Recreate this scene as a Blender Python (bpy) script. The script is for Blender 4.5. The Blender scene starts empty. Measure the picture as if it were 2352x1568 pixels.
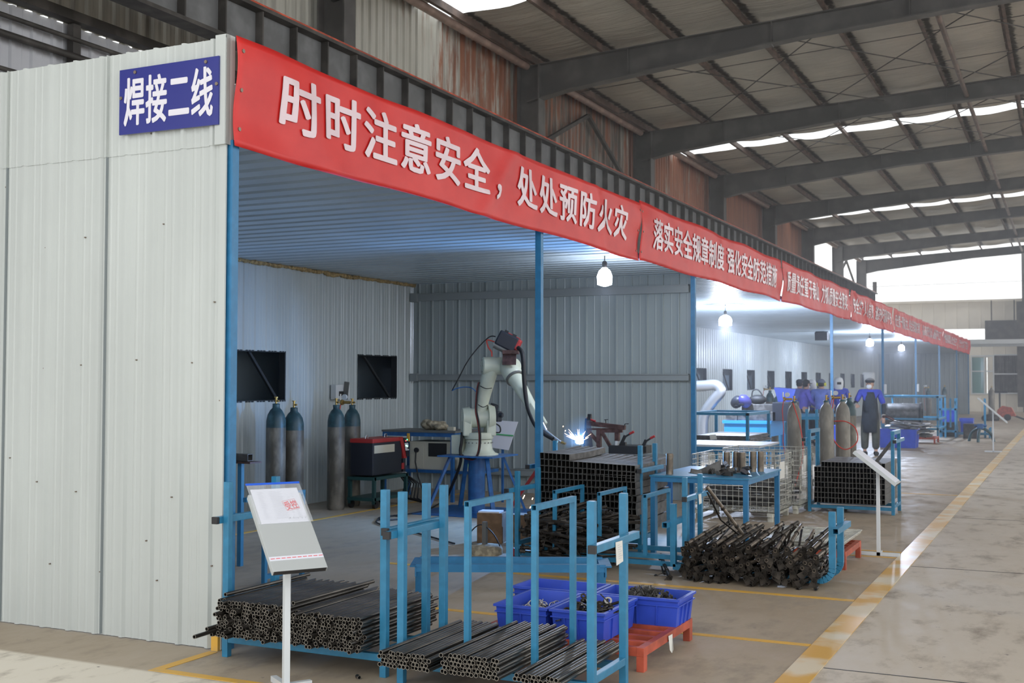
import bpy, bmesh, math, random
from mathutils import Vector, Matrix, noise
V = Vector
S = bpy.context.scene
COL = S.collection
R_ = random.Random(7)
PI = math.pi

# ------------------------------------------------------------------ camera, sky, light, exposure
CAMPOS = V((4.6164, -5.6132, 1.62))
FPX, YAW, PITCH, ROLL = 2671.5, 0.446457, 0.034235, 0.002121
cy_, sy_, cp_, sp_ = math.cos(YAW), math.sin(YAW), math.cos(PITCH), math.sin(PITCH)
FWD = V((-sy_*cp_, cy_*cp_, sp_)); RT0 = V((cy_, sy_, 0)); UP0 = RT0.cross(FWD)
RT = RT0*math.cos(ROLL) + UP0*math.sin(ROLL); UP = UP0*math.cos(ROLL) - RT0*math.sin(ROLL)
cd = bpy.data.cameras.new('camera'); cam = bpy.data.objects.new('camera', cd); COL.objects.link(cam)
cd.sensor_width = 36; cd.lens = FPX/2352*36; cd.clip_start = .05; cd.clip_end = 400
cam.matrix_world = Matrix(((RT.x, UP.x, -FWD.x, CAMPOS.x), (RT.y, UP.y, -FWD.y, CAMPOS.y), (RT.z, UP.z, -FWD.z, CAMPOS.z), (0, 0, 0, 1)))
cd.dof.use_dof = True; cd.dof.focus_distance = 8.5; cd.dof.aperture_fstop = 5.0
S.camera = cam
S.view_settings.view_transform = 'Standard'; S.view_settings.look = 'None'; S.view_settings.gamma = 1
S.view_settings.use_curve_mapping = False
S.view_settings.exposure = 0.12
S.cycles.max_bounces = 7; S.cycles.diffuse_bounces = 3; S.cycles.glossy_bounces = 3; S.cycles.transmission_bounces = 4
S.cycles.transparent_max_bounces = 8
S.cycles.use_denoising = True
S.cycles.sample_clamp_indirect = 4.0
w = bpy.data.worlds.new('sky'); S.world = w; w.use_nodes = True
bg = w.node_tree.nodes['Background']; bg.inputs[0].default_value = (0.965, 0.985, 1.0, 1); bg.inputs[1].default_value = 1.9

def ray(px, py): return FWD + RT*((px-1176)/FPX) - UP*((py-784)/FPX)
def at(px, py, axis, val):
    """the point of the plane x, y or z = val that the photograph shows at that pixel"""
    d = ray(px, py); t = (val-CAMPOS[axis])/d[axis]; return CAMPOS + d*t
def fl(px, py, z=0): return at(px, py, 2, z)

# ------------------------------------------------------------------ materials
MATS = {}
def mat(name, col, rough=.5, metal=0, var=.0, vscale=8, stretch=(1, 1, 1), bump=0, bscale=40, col2=None, c2t=(.45, .65), spec=.5, emit=None, es=0, trans=0):
    m = bpy.data.materials.new(name); m.use_nodes = True; nt = m.node_tree; b = nt.nodes['Principled BSDF']
    b.inputs['Base Color'].default_value = (*col, 1); b.inputs['Roughness'].default_value = rough; b.inputs['Metallic'].default_value = metal
    b.inputs['Specular IOR Level'].default_value = spec
    if emit: b.inputs['Emission Color'].default_value = (*emit, 1); b.inputs['Emission Strength'].default_value = es
    if var or bump or col2:
        tc = nt.nodes.new('ShaderNodeTexCoord'); mp = nt.nodes.new('ShaderNodeMapping'); mp.inputs['Scale'].default_value = stretch
        nt.links.new(tc.outputs['Object'], mp.inputs['Vector'])
    if var or col2:
        n = nt.nodes.new('ShaderNodeTexNoise'); n.inputs['Scale'].default_value = vscale; n.inputs['Detail'].default_value = 5
        nt.links.new(mp.outputs[0], n.inputs['Vector'])
        r = nt.nodes.new('ShaderNodeValToRGB')
        c0 = col; c1 = col2 if col2 else tuple(min(1, c*(1+var)) for c in col)
        if not col2: c0 = tuple(c*(1-var) for c in col)
        r.color_ramp.elements[0].position = c2t[0]; r.color_ramp.elements[0].color = (*c0, 1)
        r.color_ramp.elements[1].position = c2t[1]; r.color_ramp.elements[1].color = (*c1, 1)
        nt.links.new(n.outputs['Fac'], r.inputs[0]); nt.links.new(r.outputs[0], b.inputs['Base Color'])
    if bump:
        n2 = nt.nodes.new('ShaderNodeTexNoise'); n2.inputs['Scale'].default_value = bscale; n2.inputs['Detail'].default_value = 4
        nt.links.new(mp.outputs[0], n2.inputs['Vector'])
        bp = nt.nodes.new('ShaderNodeBump'); bp.inputs['Strength'].default_value = bump; bp.inputs['Distance'].default_value = .02
        nt.links.new(n2.outputs['Fac'], bp.inputs['Height']); nt.links.new(bp.outputs[0], b.inputs['Normal'])
    MATS[name] = m; return m
def node_mix(nt, fac, a, b):
    mx = nt.nodes.new('ShaderNodeMix'); mx.data_type = 'RGBA'
    nt.links.new(fac, mx.inputs[0])
    for sock, v in ((mx.inputs[6], a), (mx.inputs[7], b)):
        if isinstance(v, tuple): sock.default_value = (*v, 1)
        else: nt.links.new(v, sock)
    return mx.outputs[2]
def ramp(nt, src, p0, p1):
    r = nt.nodes.new('ShaderNodeMapRange'); r.inputs[1].default_value = p0; r.inputs[2].default_value = p1
    nt.links.new(src, r.inputs[0]); return r.outputs[0]
def noise_tex(nt, vec, scale, stretch=(1, 1, 1), detail=5, rough=.55):
    mp = nt.nodes.new('ShaderNodeMapping'); mp.inputs['Scale'].default_value = stretch; nt.links.new(vec, mp.inputs[0])
    n = nt.nodes.new('ShaderNodeTexNoise'); n.inputs['Scale'].default_value = scale; n.inputs['Detail'].default_value = detail; n.inputs['Roughness'].default_value = rough
    nt.links.new(mp.outputs[0], n.inputs['Vector']); return n.outputs['Fac']
def bump_on(nt, b, h, strength, dist=.02):
    bp = nt.nodes.new('ShaderNodeBump'); bp.inputs['Strength'].default_value = strength; bp.inputs['Distance'].default_value = dist
    nt.links.new(h, bp.inputs['Height']); nt.links.new(bp.outputs[0], b.inputs['Normal'])

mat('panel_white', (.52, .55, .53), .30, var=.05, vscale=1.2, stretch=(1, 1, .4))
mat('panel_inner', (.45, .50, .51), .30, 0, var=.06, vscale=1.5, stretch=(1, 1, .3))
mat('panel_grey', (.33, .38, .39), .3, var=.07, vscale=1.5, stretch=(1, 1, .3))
mat('panel_roof', (.45, .52, .56), .32, var=.06, vscale=1.2)
mat('girt_grey', (.25, .28, .29), .5)
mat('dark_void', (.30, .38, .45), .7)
mat('brace_dark', (.02, .025, .03), .7)
mat('hall_steel', (.075, .068, .062), .6, var=.35, vscale=3)
mat('hall_beam', (.115, .11, .105), .6, var=.2, vscale=2)
mat('girder_web', (.19, .195, .2), .6, var=.15, vscale=3)
mat('rail_red', (.62, .10, .045), .45, var=.3, vscale=5)
mat('purlin', (.14, .095, .075), .6, var=.35, vscale=3)
mat('strut_pipe', (.30, .21, .17), .45, var=.2, vscale=4)
mat('pale_sheet', (.62, .63, .67), .5, var=.05, vscale=1)
mat('cream_sheet', (.80, .75, .66), .5, var=.05, vscale=1)
mat('foam', (.42, .30, .14), .85, var=.3, vscale=30, bump=.8, bscale=60)
mat('blue_post', (.028, .18, .37), .38, var=.08, vscale=14, col2=None)
mat('blue_rack', (.030, .205, .365), .34, var=.08, vscale=18)
mat('blue_deep', (.022, .12, .34), .4, var=.15, vscale=12)
mat('line_yellow', (.70, .40, .06), .5, col2=(.50, .36, .17), vscale=6, c2t=(.5, .75))
mat('line_main', (.68, .38, .05), .28, col2=(.72, .62, .44), vscale=2.2, c2t=(.45, .60))
mat('sign_blue', (.022, .028, .22), .25, spec=.6)
mat('letter_white', (.74, .72, .78), .45)
mat('letter_pink', (.76, .60, .64), .24)
mat('black', (.02, .02, .022), .5)
mat('rubber', (.012, .012, .013), .6)
mat('white_metal', (.62, .65, .67), .35)
mat('screw', (.25, .2, .16), .4, .8)

def banner_mat():
    m = mat('banner_red', (.62, .020, .018), .42)
    nt = m.node_tree; b = nt.nodes['Principled BSDF']; tc = nt.nodes.new('ShaderNodeTexCoord')
    f = noise_tex(nt, tc.outputs['Object'], 2.5, (1, 1, 1.5)); nt.links.new(node_mix(nt, ramp(nt, f, .3, .75), (.55, .012, .012), (.68, .030, .024)), b.inputs['Base Color'])
    w_ = noise_tex(nt, tc.outputs['Object'], 160, (1, 1, 1), 2); bump_on(nt, b, w_, .08, .004)
    b.inputs['Subsurface Weight'].default_value = 0
banner_mat()
def floor_mat():
    m = mat('concrete', (.4, .36, .3), .5); nt = m.node_tree; b = nt.nodes['Principled BSDF']; tc = nt.nodes.new('ShaderNodeTexCoord'); o = tc.outputs['Object']
    big = noise_tex(nt, o, .45, (1, 1, 1), 6); med = noise_tex(nt, o, 3.5, (1, .5, 1), 6, .65); fine = noise_tex(nt, o, 70, (1, 1, 1), 3)
    c = node_mix(nt, ramp(nt, big, .35, .68), (.345, .275, .195), (.44, .365, .275))
    sx = nt.nodes.new('ShaderNodeSeparateXYZ'); nt.links.new(o, sx.inputs[0])
    pale = ramp(nt, sx.outputs[0], 3.28, 3.30)                         # the aisle slab right of the main line is a paler grey pour
    c = node_mix(nt, pale, c, (.52, .455, .37))
    door_light = ramp(nt, sx.outputs[1], -.56, -.60); c = node_mix(nt, door_light, c, (.74, .68, .57))   # door light outside the booth end, painted into the floor colour
    c = node_mix(nt, pale, c, (.52, .455, .37))
    c = node_mix(nt, ramp(nt, med, .52, .72), c, (.27, .225, .175))
    sp = noise_tex(nt, o, 9, (1, 1, 1), 3); c = node_mix(nt, ramp(nt, sp, .70, .74), c, (.20, .17, .14))
    nt.links.new(c, b.inputs['Base Color']); nt.links.new(ramp(nt, med, -.25, 1.15), b.inputs['Roughness'])
    bump_on(nt, b, fine, .12, .006)
floor_mat()
def rust_mat():
    m = mat('rusty_sheet', (.5, .5, .45), .5); nt = m.node_tree; b = nt.nodes['Principled BSDF']; tc = nt.nodes.new('ShaderNodeTexCoord'); o = tc.outputs['Object']
    streak = noise_tex(nt, o, 2.4, (1, 2.2, .22), 7, .68); grime = noise_tex(nt, o, 2.2, (1, 2.6, .12), 6, .65); blot = noise_tex(nt, o, .8, (1, 1, .6), 3)
    sx = nt.nodes.new('ShaderNodeSeparateXYZ'); nt.links.new(o, sx.inputs[0])
    r = nt.nodes.new('ShaderNodeValToRGB'); nt.links.new(ramp(nt, sx.outputs[1], 0, 60), r.inputs[0]); cr = r.color_ramp
    for pos, red, gr in ((.0, .30, .42), (.13, .30, .42), (.17, .34, .30), (.215, .34, .30), (.24, .52, .34), (.285, .56, .45), (.30, .50, .60), (.40, .44, .62), (.415, .60, .42), (.53, .62, .42), (.56, .62, .58), (1, .66, .5)):   # patches of sheet replaced at different times
        e = cr.elements.new(pos); e.color = (red, gr, 0, 1)
    sp = nt.nodes.new('ShaderNodeSeparateColor'); nt.links.new(r.outputs[0], sp.inputs[0])
    def thr(n, amount, soft):
        ad = nt.nodes.new('ShaderNodeMath'); ad.operation = 'ADD'; nt.links.new(n, ad.inputs[0]); nt.links.new(amount, ad.inputs[1]); return ramp(nt, ad.outputs[0], 1-soft, 1+soft)
    base = node_mix(nt, ramp(nt, blot, .3, .7), (.60, .59, .53), (.48, .47, .41))
    base = node_mix(nt, thr(grime, sp.outputs[1], .16), base, (.11, .095, .08))
    rust = node_mix(nt, ramp(nt, grime, .35, .68), (.38, .16, .085), (.20, .085, .055))
    nt.links.new(node_mix(nt, thr(streak, sp.outputs[0], .06), base, rust), b.inputs['Base Color'])
rust_mat()
def foil_mat():
    m = mat('roof_foil', (.3, .27, .22), .42); nt = m.node_tree; b = nt.nodes['Principled BSDF']; tc = nt.nodes.new('ShaderNodeTexCoord'); o = tc.outputs['Object']
    wr = noise_tex(nt, o, 1.7, (.45, 3.6, 1), 6, .62); bl = noise_tex(nt, o, .7, (1, 1, 1), 4); fr = noise_tex(nt, o, 5, (1, 1.6, 1), 4, .7)
    c = node_mix(nt, ramp(nt, bl, .3, .7), (.66, .615, .53), (.50, .47, .41))
    sx = nt.nodes.new('ShaderNodeSeparateXYZ'); nt.links.new(o, sx.inputs[0])
    pp = nt.nodes.new('ShaderNodeMath'); pp.operation = 'PINGPONG'; pp.inputs[1].default_value = .77
    ad = nt.nodes.new('ShaderNodeMath'); ad.operation = 'ADD'; ad.inputs[1].default_value = 5.66; nt.links.new(sx.outputs[0], ad.inputs[0]); nt.links.new(ad.outputs[0], pp.inputs[0])
    sb = nt.nodes.new('ShaderNodeMath'); sb.operation = 'MULTIPLY_ADD'; sb.inputs[1].default_value = .29; nt.links.new(fr, sb.inputs[0]); sc_ = nt.nodes.new('ShaderNodeMath'); sc_.operation = 'MULTIPLY'; sc_.inputs[1].default_value = -1; nt.links.new(pp.outputs[0], sc_.inputs[0]); nt.links.new(sc_.outputs[0], sb.inputs[2])
    c = node_mix(nt, ramp(nt, sb.outputs[0], .045, .10), c, (.07, .062, .052))          # mould growing along the purlins
    nt.links.new(c, b.inputs['Base Color']); b.inputs['Metallic'].default_value = .45
    bump_on(nt, b, wr, 1.0, .22)
foil_mat()
def skylight_mat():
    m = bpy.data.materials.new('skylight'); m.use_nodes = True; nt = m.node_tree; nt.nodes.remove(nt.nodes['Principled BSDF'])
    out = nt.nodes['Material Output']; t = nt.nodes.new('ShaderNodeBsdfTranslucent'); t.inputs[0].default_value = (.92, .94, .95, 1)
    d = nt.nodes.new('ShaderNodeBsdfTransparent'); d.inputs[0].default_value = (.95, .96, .97, 1); mx = nt.nodes.new('ShaderNodeMixShader'); mx.inputs[0].default_value = .45
    nt.links.new(t.outputs[0], mx.inputs[1]); nt.links.new(d.outputs[0], mx.inputs[2]); nt.links.new(mx.outputs[0], out.inputs[0]); MATS['skylight'] = m
skylight_mat()

# ------------------------------------------------------------------ mesh builder and object helpers
class MB:
    def __init__(s): s.v = []; s.f = []; s.sm = []
    def add(s, vs, fs, smooth=False):
        n = len(s.v); s.v += [tuple(v) for v in vs]; s.f += [tuple(i+n for i in f) for f in fs]; s.sm += [smooth]*len(fs); return s
    def box(s, c, size, rot=None, ch=0):
        c = V(c); h = V(size)*.5
        if ch <= 0:
            vs = [V((x*h.x, y*h.y, z*h.z)) for x in (-1, 1) for y in (-1, 1) for z in (-1, 1)]
            fs = [(0, 1, 3, 2), (4, 6, 7, 5), (0, 4, 5, 1), (2, 3, 7, 6), (0, 2, 6, 4), (1, 5, 7, 3)]
        else:
            b = bmesh.new(); bmesh.ops.create_cube(b, size=1)
            for q in b.verts: q.co = V((q.co.x*size[0], q.co.y*size[1], q.co.z*size[2]))
            bmesh.ops.bevel(b, geom=b.edges[:]+b.verts[:], offset=min(ch, .45*min(size)), segments=2, affect='EDGES', profile=.6)
            vs = [q.co.copy() for q in b.verts]; b.verts.index_update(); fs = [[q.index for q in f.verts] for f in b.faces]; b.free()
        if rot is not None: vs = [rot @ q for q in vs]
        return s.add([q+c for q in vs], fs)
    def b2(s, a, b, ch=0):
        a, b = V(a), V(b); return s.box((a+b)/2, [abs(b[i]-a[i]) for i in range(3)], None, ch)
    def bar(s, p0, p1, w, h=None, up=(0, 0, 1), ch=0, hollow=0):
        p0, p1 = V(p0), V(p1); h = h or w; d = p1-p0; L = d.length; z = d.normalized(); u = V(up)
        if abs(z.dot(u)) > .98: u = V((0, 1, 0))
        x = u.cross(z).normalized(); y = z.cross(x); M = Matrix((x, y, z)).transposed()
        if hollow:
            vs = []
            for zz in (0, L):
                for k in (1, 0):
                    a, b = w/2-hollow*(1-k), h/2-hollow*(1-k)
                    vs += [V((-a, -b, zz)), V((a, -b, zz)), V((a, b, zz)), V((-a, b, zz))]
            fs = []
            for i in range(4):
                j = (i+1) % 4
                fs += [(i, j, 8+j, 8+i), (4+i, 12+i, 12+j, 4+j), (i, 4+i, 4+j, j), (8+i, 8+j, 12+j, 12+i)]
            return s.add([p0+M@q for q in vs], fs)
        return s.box((p0+p1)/2, (w, h, L), M, ch)
    def frame_of(s, z):
        z = V(z).normalized(); u = V((0, 0, 1)) if abs(z.z) < .95 else V((1, 0, 0)); x = u.cross(z).normalized(); return x, z.cross(x), z
    def cyl(s, p0, p1, r0, r1=None, n=16, caps=True):
        p0, p1 = V(p0), V(p1); r1 = r0 if r1 is None else r1; x, y, z = s.frame_of(p1-p0)
        vs = [p+(x*math.cos(2*PI*i/n)+y*math.sin(2*PI*i/n))*r for p, r in ((p0, r0), (p1, r1)) for i in range(n)]
        s.add(vs, [(i, (i+1) % n, n+(i+1) % n, n+i) for i in range(n)], True)
        if caps: s.add(vs, [tuple(range(n-1, -1, -1)), tuple(range(n, 2*n))])
        return s
    def lathe(s, prof, c=(0, 0, 0), axis=(0, 0, 1), n=20):
        c = V(c); x, y, z = s.frame_of(axis)
        if abs(V(axis).normalized().z) > .95: x, y, z = V((1, 0, 0)), V((0, 1, 0)), V((0, 0, 1))
        vs = [c+z*h+(x*math.cos(2*PI*i/n)+y*math.sin(2*PI*i/n))*max(r, 1e-4) for r, h in prof for i in range(n)]
        fs = [(k*n+i, k*n+(i+1) % n, (k+1)*n+(i+1) % n, (k+1)*n+i) for k in range(len(prof)-1) for i in range(n)]
        s.add(vs, fs, True); m = len(prof)-1
        s.add(vs, [tuple(range(n-1, -1, -1)), tuple(range(m*n, m*n+n))]); return s
    def pipe(s, pts, r, n=8, closed=False, radii=None):
        pts = [V(p) for p in pts]; m = len(pts); rings = []; prev = None
        for i, p in enumerate(pts):
            if closed: t = pts[(i+1) % m]-pts[i-1]
            else: t = pts[min(i+1, m-1)]-pts[max(i-1, 0)]
            t.normalize()
            if prev is None: x = s.frame_of(t)[0]
            else:
                x = prev-t*prev.dot(t)
                x = x.normalized() if x.length > 1e-6 else s.frame_of(t)[0]
            prev = x; y = t.cross(x); rr = radii[i] if radii else r
            rings += [p+(x*math.cos(2*PI*k/n)+y*math.sin(2*PI*k/n))*rr for k in range(n)]
        q = m if closed else m-1
        s.add(rings, [(i*n+k, i*n+(k+1) % n, ((i+1) % m)*n+(k+1) % n, ((i+1) % m)*n+k) for i in range(q) for k in range(n)], True)
        if not closed: s.add(rings, [tuple(range(n-1, -1, -1)), tuple(range((m-1)*n, m*n))])
        return s
    def tubeh(s, p0, p1, ro, ri, n=12):
        p0, p1 = V(p0), V(p1); x, y, z = s.frame_of(p1-p0)
        vs = [p+(x*math.cos(2*PI*i/n)+y*math.sin(2*PI*i/n))*r for p, r in ((p0, ro), (p1, ro), (p1, ri), (p0, ri)) for i in range(n)]
        s.add(vs, [(k*n+i, k*n+(i+1) % n, ((k+1) % 4)*n+(i+1) % n, ((k+1) % 4)*n+i) for k in (0, 2) for i in range(n)], True)
        s.add(vs, [(k*n+i, k*n+(i+1) % n, ((k+1) % 4)*n+(i+1) % n, ((k+1) % 4)*n+i) for k in (1, 3) for i in range(n)]); return s
    def prism(s, poly, O, U, W, N, t):
        O, U, W, N = V(O), V(U), V(W), V(N); n = len(poly)
        vs = [O+U*a+W*b+N*d for d in (0, t) for a, b in poly]
        s.add(vs, [tuple(range(n-1, -1, -1)), tuple(range(n, 2*n))]+[(i, (i+1) % n, n+(i+1) % n, n+i) for i in range(n)]); return s
    def ball(s, c, r, n=12, m=8, sc=(1, 1, 1)):
        c = V(c); vs = [c+V((math.sin(PI*j/m)*math.cos(2*PI*i/n)*sc[0], math.sin(PI*j/m)*math.sin(2*PI*i/n)*sc[1], math.cos(PI*j/m)*sc[2]))*r for j in range(m+1) for i in range(n)]
        return s.add(vs, [(j*n+i, (j+1)*n+i, (j+1)*n+(i+1) % n, j*n+(i+1) % n) for j in range(m) for i in range(n)], True)
    def mesh(s, name, m):
        me = bpy.data.meshes.new(name); me.from_pydata(s.v, [], s.f); me.polygons.foreach_set('use_smooth', s.sm)
        if m: me.materials.append(MATS[m])
        me.update(); return me
    def build(s, name, m, parent=None, label=None, cat=None, group=None, kind=None, loc=None):
        return link(name, s.mesh(name, m), parent, label, cat, group, kind, loc)
def link(name, me, parent=None, label=None, cat=None, group=None, kind=None, loc=None):
    o = bpy.data.objects.new(name, me); COL.objects.link(o)
    if parent: o.parent = parent
    if loc is not None: o.location = loc
    return tag(o, label, cat, group, kind)
def tag(o, label=None, cat=None, group=None, kind=None):
    for k, v in (('label', label), ('category', cat), ('group', group), ('kind', kind)):
        if v: o[k] = v
    return o
def thing(name, label, cat, loc=(0, 0, 0), rz=0, group=None):
    o = bpy.data.objects.new(name, None); COL.objects.link(o); o.location = loc; o.rotation_euler = (0, 0, rz); o.empty_display_size = .1
    return tag(o, label, cat, group)
def dup(root, loc=None, rot=None, label=None, group=None):
    def cp(o, par):
        c = o.copy(); COL.objects.link(c)
        if par: c.parent = par
        for ch in kids.get(o.name, ()): cp(ch, c)
        return c
    kids = {}
    def walk(o):
        kids[o.name] = list(o.children)
        for ch in o.children: walk(ch)
    walk(root); r = cp(root, None)
    if loc is not None: r.location = loc
    if rot is not None: r.rotation_euler = rot
    if label: r['label'] = label
    if group: r['group'] = group
    return r
def struct(name, mb, m, label=None, parent=None): return mb.build(name, m, parent, label, None, None, 'structure' if not parent else None)

def trapezoid(L, pitch, top, foot, h, flutes=0, fh=.004, start=None):
    """profile of a ribbed sheet: list of (u, d)"""
    pts = []; u = start if start is not None else pitch/2
    while u - pitch/2 < L:
        a = u-foot/2; pr = [(u-foot/2, 0), (u-top/2, h), (u+top/2, h), (u+foot/2, 0)]
        if flutes:
            g = (pitch-foot)/(flutes+1)
            for k in range(flutes):
                c = u+foot/2+g*(k+1); pr += [(c-.012, 0), (c-.006, fh), (c+.006, fh), (c+.012, 0)]
        pts += pr; u += pitch
    pts = [(a, b) for a, b in pts if 0 < a < L]; return [(0, 0)]+pts+[(L, 0)]
def sheet(mb, prof, O, U, W, N, v0, v1, holes=()):
    """extrude a (u, d) profile along W from v0 to v1, leaving rectangular holes (ua, ub, va, vb)"""
    O, U, W, N = V(O), V(U), V(W), V(N); pts = list(prof)
    for ua, ub, va, vb in holes:
        for e in (ua, ub):
            for i in range(len(pts)-1):
                if pts[i][0] < e < pts[i+1][0]:
                    t = (e-pts[i][0])/(pts[i+1][0]-pts[i][0]); pts.insert(i+1, (e, pts[i][1]+t*(pts[i+1][1]-pts[i][1]))); break
    for (a, d), (b, e) in zip(pts, pts[1:]):
        if b-a < 1e-5 and abs(d-e) < 1e-6: continue
        cuts = [(v0, v1)]; mid = (a+b)/2
        for ua, ub, va, vb in holes:
            if ua-1e-6 <= mid <= ub+1e-6: cuts = [(v0, va), (vb, v1)] if len(cuts) == 1 else cuts
        for p, q in cuts: mb.add([O+U*a+N*d+W*p, O+U*b+N*e+W*p, O+U*b+N*e+W*q, O+U*a+N*d+W*q], [(0, 1, 2, 3)])
    return mb
# ------------------------------------------------------------------ the hall
XW, XC, XIN = -6.3, -5.6, -4.46              # hall cladding, inner column flange, booth back wall
FRAMES = [2.3+7.45*k for k in range(9)]
def roofz(x): return 8.98+.055*x
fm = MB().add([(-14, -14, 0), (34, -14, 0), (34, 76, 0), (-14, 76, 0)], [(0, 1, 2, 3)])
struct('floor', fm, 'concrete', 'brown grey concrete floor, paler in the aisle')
def line(n, pts, label, m='line_yellow', z=.004):
    b = MB()
    for (x0, y0, x1, y1) in pts: b.b2((x0, y0, .0005), (x1, y1, z))
    struct('trim_%d' % n, b, m, label)
line(1, [(3.165, -6, 3.335, 62)], 'wide worn yellow line along the aisle', 'line_main', .005)
line(2, [(-.9, 3.28, 3.16, 3.35)], 'thin yellow line on the floor behind the blue crates', z=.003)
line(3, [(-.2, 1.66, 3.16, 1.72)], 'thin worn yellow line running under the crate pallet', z=.003)
line(4, [(-.05, -.57, 3.16, -.51), (-.05, -.51, .015, -.06)], 'yellow corner line in front of the pipe racks', z=.003)
line(5, [(2.45, 5.62, 3.16, 5.66), (2.45, 6.0, 3.16, 6.04)], 'pair of thin yellow lines round the foot of the far notice stand', z=.003)
line(6, [(-3.36, .4, -3.30, 9.4)], 'yellow line on the booth floor before the gas cylinders', z=.003)
line(7, [(.3, 9.0, .36, 11), (2.2, 12.2, 3.16, 12.26)], 'short yellow lines beyond the wire cages', z=.003)
b = MB()
for y0, x0 in ((1.15, 3.34), (5.2, 3.34), (9.3, 3.34), (13.6, 3.34)): b.b2((x0, y0, 0), (14, y0+.012, .0015))
b.b2((4.53, -6, 0), (4.56, 60, .0015)); struct('trim_8', b, 'black', 'dark joints cut in the aisle slab')

lw = MB(); sheet(lw, trapezoid(20, .30, .05, .09, .03, 1, .006), (XW, -8, 0), (0, 1, 0), (0, 0, 1), (1, 0, 0), 0, 5.93)
struct('wall_left', lw, 'pale_sheet', 'pale lower sheeting of the hall wall')
uw = MB(); sheet(uw, trapezoid(56.5, .23, .07, .12, .035), (XW, -8, 0), (0, 1, 0), (0, 0, 1), (1, 0, 0), 5.93, 8.72)
struct('wall_left_upper', uw, 'rusty_sheet', 'rusty ribbed sheeting of the upper hall wall')
for nm, z, r, lab in (('hall_girt', 6.0, .10, 'dark beam between the pale and the rusty sheeting'),):
    struct(nm, MB().b2((XW+.04, -8, z-.06), (XW+.2, 61.9, z+.06)), 'hall_steel', lab)
for z, r, lab in ((5.73, .03, 'upper thin pipe along the pale hall wall'), (5.52, .045, 'thicker pipe along the pale hall wall'), (5.12, .03, 'lowest pipe seen along the pale hall wall')):
    struct('wall_pipe', MB().cyl((XW+.15, -8, z), (XW+.15, 9, z), r, n=8), 'hall_steel', lab)
struct('wall_post', MB().b2((XW+.05, 4.62, 0), (XW+.15, 4.74, 5.92)), 'hall_steel', 'thin dark upright against the pale hall wall')
struct('wall_rod', MB().cyl((XW+.12, 2.4, 5.3), (XW+.12, 4.4, 4.6), .015, n=6), 'hall_steel', 'thin slanting rod on the pale hall wall')
ordn = ['first', 'second', 'third', 'fourth', 'fifth', 'sixth', 'seventh', 'eighth', 'ninth']
for k, y in enumerate(FRAMES):
    c = MB(); c.b2((XC-.5, y-.008, 0), (XC-.03, y+.008, 8.5)).b2((XC-.03, y-.16, 0), (XC, y+.16, 8.45)).b2((XC-.52, y-.16, 0), (XC-.49, y+.16, 8.45))
    c.b2((XC-.5, y-.15, 6.4), (XC, y+.15, 6.43)); c.b2((XC, y-.1, 5.75), (-4.98, y+.1, 5.95))
    struct('steel_column', c, 'hall_beam', 'dark steel column of the hall, %s frame from the front' % ordn[k])
    r = MB(); bot = [(XC-.3, 7.66), (-5.0, 7.84), (-2.5, 8.1), (0, 8.35), (3.5, 8.55), (14, 9.1)]
    top = [(x, 8.78+.055*x) for x in (14, XC-.3)]
    r.prism(bot+top, (0, y-.01, 0), (1, 0, 0), (0, 0, 1), (0, 1, 0), .02)
    fb = [(x, z) for x, z in bot]; r.prism(fb+[(x, z+.025) for x, z in fb[::-1]], (0, y-.13, 0), (1, 0, 0), (0, 0, 1), (0, 1, 0), .26)
    r.prism(top+[(x, z-.02) for x, z in top[::-1]], (0, y-.13, 0), (1, 0, 0), (0, 0, 1), (0, 1, 0), .26)
    for x in (-3.6, -.6, 2.0): r.b2((x-.01, y-.1, 8.0+.085*(x+3.6)), (x+.01, y+.1, 8.76+.055*x))
    struct('roof_rafter', r, 'hall_beam', 'dark tapered roof rafter, %s frame from the front' % ordn[k])
for k in range(len(FRAMES)-1):
    struct('eave_strut', MB().cyl((XC-.3, FRAMES[k]+.15, 8.44), (XC-.3, FRAMES[k+1]-.15, 8.44), .085, n=12), 'strut_pipe', 'brown pipe strut under the eave in bay %d' % (k+1))
for k, x in enumerate([-5.75, -4.2, -2.67, -1.13, .42, 1.96, 3.5, 5.04, 6.6, 8.1, 9.7, 11.2, 12.7]):
    z = 8.78+.055*x; p = MB(); p.b2((x-.004, -6, z), (x+.004, 61.95, z+.19)).b2((x-.005, -6, z), (x+.075, 61.95, z+.008)).b2((x-.075, -6, z+.182), (x+.005, 61.95, z+.19))
    struct('roof_purlin', p, 'purlin', 'brown roof purlin, number %d up from the eave' % (k+1))
SKY = [(-2.6, -1.6), (12.95, 13.85), (28.2, 29.05), (44.1, 45.05)]
xs = [XW+.22*i for i in range(92)]; ys = sorted({round(-6+.11*i, 3) for i in range(618)} | {round(e, 3) for s in SKY for e in s})
rf = MB(); idx = {}
def rz(x, y):
    u = ((x+5.75) % 1.54)/1.54; return roofz(x)-.05*math.sin(PI*u)+math.sin(PI*u)*(.035*noise.noise(V((x*.9, y*2.6, 0)))+.022*noise.noise(V((x*1.6+y*.5, y*6.5, 4)))+.02*noise.noise(V((x*1.2-y*.8, y*3.5, 9))))
vs = [(x, y, rz(x, y)) for x in xs for y in ys]; ny = len(ys)
fs = []
for i in range(len(xs)-1):
    for j in range(ny-1):
        ym = (ys[j]+ys[j+1])/2
        if not any(a < ym < b_ for a, b_ in SKY): fs.append((i*ny+j, (i+1)*ny+j, (i+1)*ny+j+1, i*ny+j+1))
rf.add(vs, fs, True); struct('ceiling', rf, 'roof_foil', 'wrinkled grey brown insulation foil under the roof')
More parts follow.
